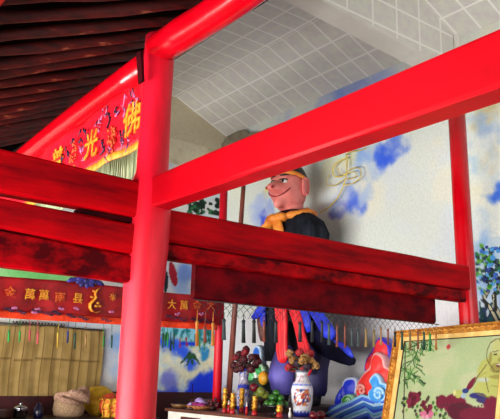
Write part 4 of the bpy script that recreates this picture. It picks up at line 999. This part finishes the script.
for i, (x, y, dx, k) in enumerate([(293, 361, -.06, 0), (305, 358, -.07, 3), (300, 353, 0, 1), (311, 362, .0, 0), (290, 354, .04, 3), (298, 364, -.09, 2), (307, 367, -.06, 2), (315, 366, .03, 3), (289, 368, -.03, 1), (303, 361, -.11, 0), (310, 354, .07, 1), (296, 357, .08, 2), (294, 369, .06, 1)]):
    make_flower('silk_chrysanthemum', CN[k]+' silk flower in the tall white vase', 'flower', CN[k]+' flowers in the tall white vase', CHS[k], .062, top1+Vector((rnd.uniform(-.02, .02), rnd.uniform(-.02, .02), -.03)), onX(x, y, 5.32+dx), 3)

# gold dragon candles
GC = mat('gold_candle_relief', (232, 176, 60), (170, 84, 30), .3, (20, 20, 20), .35, .6, .3, 30, metal=.5); RC = mat('red_wax', (200, 24, 30), (160, 12, 20), .4)
def candle(px, X, yt, r, label):
    b = onX(px, 412, X); zt = onX(px, yt, X).z; H = zt-TZ
    t = thing('carved_candle', (X, b.y, TZ), label, 'candle', 'gold carved candles on the altar')
    MB().lathe([(r*1.2, 0), (r*1.25, .01), (r*1.0, .03), (r*.9, .05)], (X, b.y, TZ), 20).build('base', RC, t)
    mb = MB(); mb.lathe([(r*.9, .051), (r*.9, H*.5), (r*.92, H-.02), (r*1.06, H-.012), (r*1.06, H), (r*.8, H)], (X, b.y, TZ), 20)
    N = 60; mb.tube([(X+math.cos(i*.32)*r*.95, b.y+math.sin(i*.32)*r*.95, TZ+.06+(H-.1)*i/N) for i in range(N+1)], .010, 6)
    sh_ = mb.build('shaft', GC, t)
    MB().tube([(X, b.y, zt-.01), (X, b.y, zt+.03)], .003, 6).build('wick', BLK, sh_)
candle(224.5, 4.90, 388, .026, 'gold carved candle, leftmost on the altar beside the brown staff')
candle(232.5, 4.86, 393, .028, 'gold carved candle, second from the left on the altar')
candle(241.5, 5.15, 388, .030, 'gold carved candle standing before the rose vase')
candle(254.5, 4.90, 396, .027, 'gold carved candle left of the bowl of green fruit')
candle(279.5, 4.92, 405, .030, 'short gold carved candle in front of the bowl of green fruit')
for px, X, yt, lab in [(246.5, 4.86, 402, 'thin red candle with white tip before the rose vase'), (228.5, 4.84, 400, 'thin red candle between the two leftmost gold candles')]:
    b = onX(px, 412, X); zt = onX(px, yt, X).z
    t = thing('taper_candle', (X, b.y, TZ), lab, 'candle')
    MB().tube([(X, b.y, TZ), (X, b.y, zt-.05)], .013, 12).build('wax', RC, t); MB().tube([(X, b.y, zt-.049), (X, b.y, zt)], [.011, .004], 10).build('tip', WHT, t)

# bowl of green fruit
FX, fb = 5.08, onX(276, 404, 5.08)
bw_ = thing('fruit_bowl', (FX, fb.y, TZ), 'dark footed bowl heaped with green fruit', 'bowl')
MB().lathe([(.06, 0), (.065, .01), (.03, .03), (.05, .05), (.13, .09), (.15, .115), (.13, .11), (.05, .07)], (FX, fb.y, TZ), 30).build('body', mat('dark_bowl', (30, 24, 26), (18, 14, 16), .3), bw_)
LIME = mat('green_fruit_skin', (60, 136, 36), (22, 66, 20), .35, (9, 9, 9)); proto = None
spots = [(.098*math.cos(q), .098*math.sin(q), .128) for q in [k*2*pi/7 for k in range(7)]]+[(0, 0, .135)]+[(.055*math.cos(q), .055*math.sin(q), .19) for q in [k*pi/2+.4 for k in range(4)]]+[(0, 0, .245)]
for i, (dx, dy, dz) in enumerate(spots):
    p = Vector((FX+dx, fb.y+dy, TZ+dz))
    if proto is None:
        proto = thing('green_fruit', p-Vector((0, 0, .034)), 'round green fruit heaped in the dark bowl', 'fruit', 'green fruit in the dark bowl')
        MB().ball(p, (.040, .040, .036), nu=18, nv=12).build('flesh', LIME, proto); MB().tube([p+Vector((0, 0, .034)), p+Vector((.003, 0, .046))], .004, 6).build('stalk', STM, proto.children[0])
    else: dup(proto, p-Vector((0, 0, .034)), rz=i)
OLV = mat('olive_green_pear_skin', (140, 146, 50), (96, 110, 36), .4, (9, 9, 9)); RDF = mat('red_apple_skin', (130, 16, 32), (90, 10, 28), .35, (9, 9, 9))
pl_ = onX(259, 396, 5.3)
tr = thing('offering_stand', (5.32, pl_.y, TZ), 'dark offering stand with a red apple and olive pears', 'stand')
zs_ = onX(260, 399, 5.32).z
MB().lathe([(.07, 0), (.07, .01), (.025, .03), (.025, zs_-TZ-.03), (.12, zs_-TZ-.012), (.125, zs_-TZ)], (5.32, pl_.y, TZ), 24).build('dish', WD, tr)
for nm, x, y, X, r, m, lab in [('apple', 254, 387.5, 5.30, .055, RDF, 'red apple beside pears under the rose vase flowers'), ('pear', 261, 391, 5.30, .055, OLV, 'olive green pear right of the red apple'), ('pear', 265, 394, 5.36, .05, OLV, 'olive green pear beside the bowl of green fruit'), ('pear', 257, 394, 5.38, .045, OLV, 'small olive pear below the red apple')]:
    p = onX(x, y, X); t = thing(nm, (p.x, p.y, p.z-r*.9), lab, 'fruit')
    MB().ball(p, (r, r, r*(1.15 if nm == 'pear' else .92)), nu=18, nv=12, fn=(lambda d: 1-.22*max(0, d.z)) if nm == 'pear' else None).build('flesh', m, t); MB().tube([p+Vector((0, 0, r*.75)), p+Vector((.004, 0, r*1.15))], .004, 6).build('stalk', STM, t)
# basket of wrapped sweets, bowl, incense
Bx = onX(200, 403, 5.0)
bk = thing('offering_basket', (5.0, Bx.y, TZ), 'round woven basket piled with wrapped offerings at altar left', 'basket')
WICK = mat('woven_wicker', (196, 120, 60), (130, 66, 30), .6, (30, 30, 30), bump=.5)
mb = MB(); mb.lathe([(.13, 0), (.15, .02), (.17, .045), (.155, .045), (.13, .02)], (5.0, Bx.y, TZ), 36)
for k in range(3): mb.tube([(5.0+math.cos(2*pi*i/36)*(.14+.012*k), Bx.y+math.sin(2*pi*i/36)*(.14+.012*k), TZ+.012+.014*k+.004*(i % 2)) for i in range(37)], .007, 5, caps=False)
mb.build('basket', WICK, bk)
LIL = mat('lilac_wrapper', (206, 180, 226), (150, 120, 190), .4, (14, 14, 14)); PNK = mat('magenta_wrapper', (190, 60, 130), (140, 30, 100), .4, (14, 14, 14))
for i, (dx, dy, dz, m, nm) in enumerate([(0, .06, .06, LIL, 'lilac'), (.02, -.04, .07, LIL, 'lilac'), (-.06, .0, .055, PNK, 'magenta'), (.0, .01, .105, LIL, 'lilac'), (.06, .03, .06, PNK, 'magenta'), (-.04, -.09, .05, PNK, 'magenta'), (-.05, .09, .05, LIL, 'lilac')]):
    mb = MB(); c = (5.0+dx, Bx.y+dy, TZ+dz); mb.ball(c, (.055, .06, .035), nu=18, nv=12, fn=lambda d: 1+.22*noise.noise(d*2.4+Vector((i*3., 0, 0))))
    tag(mb.build('wrapped_sweet', m), nm+' wrapped offering in the woven basket', 'sweet', nm+' wrapped offerings in the basket')
for dx, dy, px in [(0, 0, 213)]:
    b = onX(px, 403, 5.1); t = thing('berry_posy', (5.1, b.y, TZ), 'dark red berry cluster right of the woven basket', 'posy')
    mb = MB()
    for k in range(14): mb.ball((5.1+rnd.gauss(0, .03), b.y+rnd.gauss(0, .04), TZ+.05+abs(rnd.gauss(0, .035))), .022, nu=9, nv=6)
    mb.build('berries', ROSE, t); MB().lathe([(.045, 0), (.05, .02), (.055, .045)], (5.1, b.y, TZ), 16).build('cup', WD, t)
b = onX(180.5, 403, 4.94)
tag(MB().lathe([(.06, 0), (.1, .02), (.125, .05), (.115, .05), (.09, .025)], (4.94, b.y, TZ), 28).build('wooden_bowl', mat('brown_bowl_wood', (136, 94, 50), (100, 64, 34), .4, (9, 9, 9))), 'shallow brown bowl at the left end of the altar', 'bowl')
b = onX(191.5, 412, 4.86); zt = onX(191.5, 384, 4.86).z
ib = thing('incense_burner', (4.86, b.y, TZ), 'small incense cup with a tall dark stick at altar left', 'incense')
MB().lathe([(.022, 0), (.028, .01), (.03, .035), (.024, .035)], (4.86, b.y, TZ), 16).build('cup', WD, ib); MB().tube([(4.86, b.y, TZ+.02), (4.86, b.y, zt)], .005, 6).build('stick', DK, ib)
b = onX(290, 412, 4.95)
bo = thing('glass_bottle', (4.95, b.y, TZ), 'tiny white bottle between green fruit and tall vase', 'bottle')
MB().lathe([(.016, 0), (.017, .05), (.008, .07), (.008, .085)], (4.95, b.y, TZ), 14).build('body', WHT, bo); MB().lathe([(.010, 0), (.010, .018)], (4.95, b.y, TZ+.086), 12).build('cap', WHT, bo)
for x, X, lab, m in [(321, 5.2, 'dark red apple right of the tall white vase', RDF), (313.5, 5.05, 'small red apple at the foot of the tall white vase', RDF)]:
    p = onX(x, 413, X); r = .045; p.z = TZ+r*.9; t = thing('apple', (p.x, p.y, TZ), lab, 'fruit'); MB().ball(p, (r, r, r*.9), nu=16, nv=10).build('flesh', m, t); MB().tube([p+Vector((0, 0, r*.7)), p+Vector((.004, 0, r*1.2))], .004, 6).build('stalk', STM, t)

# ------------------------------------------------------------------ light: open courtyard side of the hall, plus added fills
w = bpy.data.worlds.new('world'); SC.world = w; w.use_nodes = True
bg = w.node_tree.nodes['Background']; bg.inputs[0].default_value = (.86, .93, 1., 1); bg.inputs[1].default_value = .12
def area(name, loc, target, sx, sy, power, col=(1, 1, 1)):
    d = bpy.data.lights.new(name, 'AREA'); d.shape = 'RECTANGLE'; d.size = sx; d.size_y = sy; d.energy = power; d.color = col
    o = bpy.data.objects.new(name, d); COL.objects.link(o); o.location = loc
    o.rotation_euler = (Vector(target)-Vector(loc)).to_track_quat('-Z', 'Y').to_euler(); return o
area('courtyard_daylight', (-2.8, 4.0, 1.4), (6, 4.8, 3.4), 8, 2.5, 545, (1, .985, .96))
area('ceiling_fill', (-2.2, 4.8, .1), (4.5, 5.4, 6.), 8, 2.2, 2900, (1, .98, .95))  # unseen upward fill, added to brighten the ceiling
area('near_side_fill', (3.4, -2.4, 1.9), (4.2, 6, 2.6), 5, 3, 260, (1, .99, .97))  # added fill with no known doorway; lifts the fronts of the cross beams
vs_ = SC.view_settings
vs_.view_transform = 'Standard'; vs_.look = 'None'; vs_.gamma = 1; vs_.use_curve_mapping = False; vs_.exposure = -.75
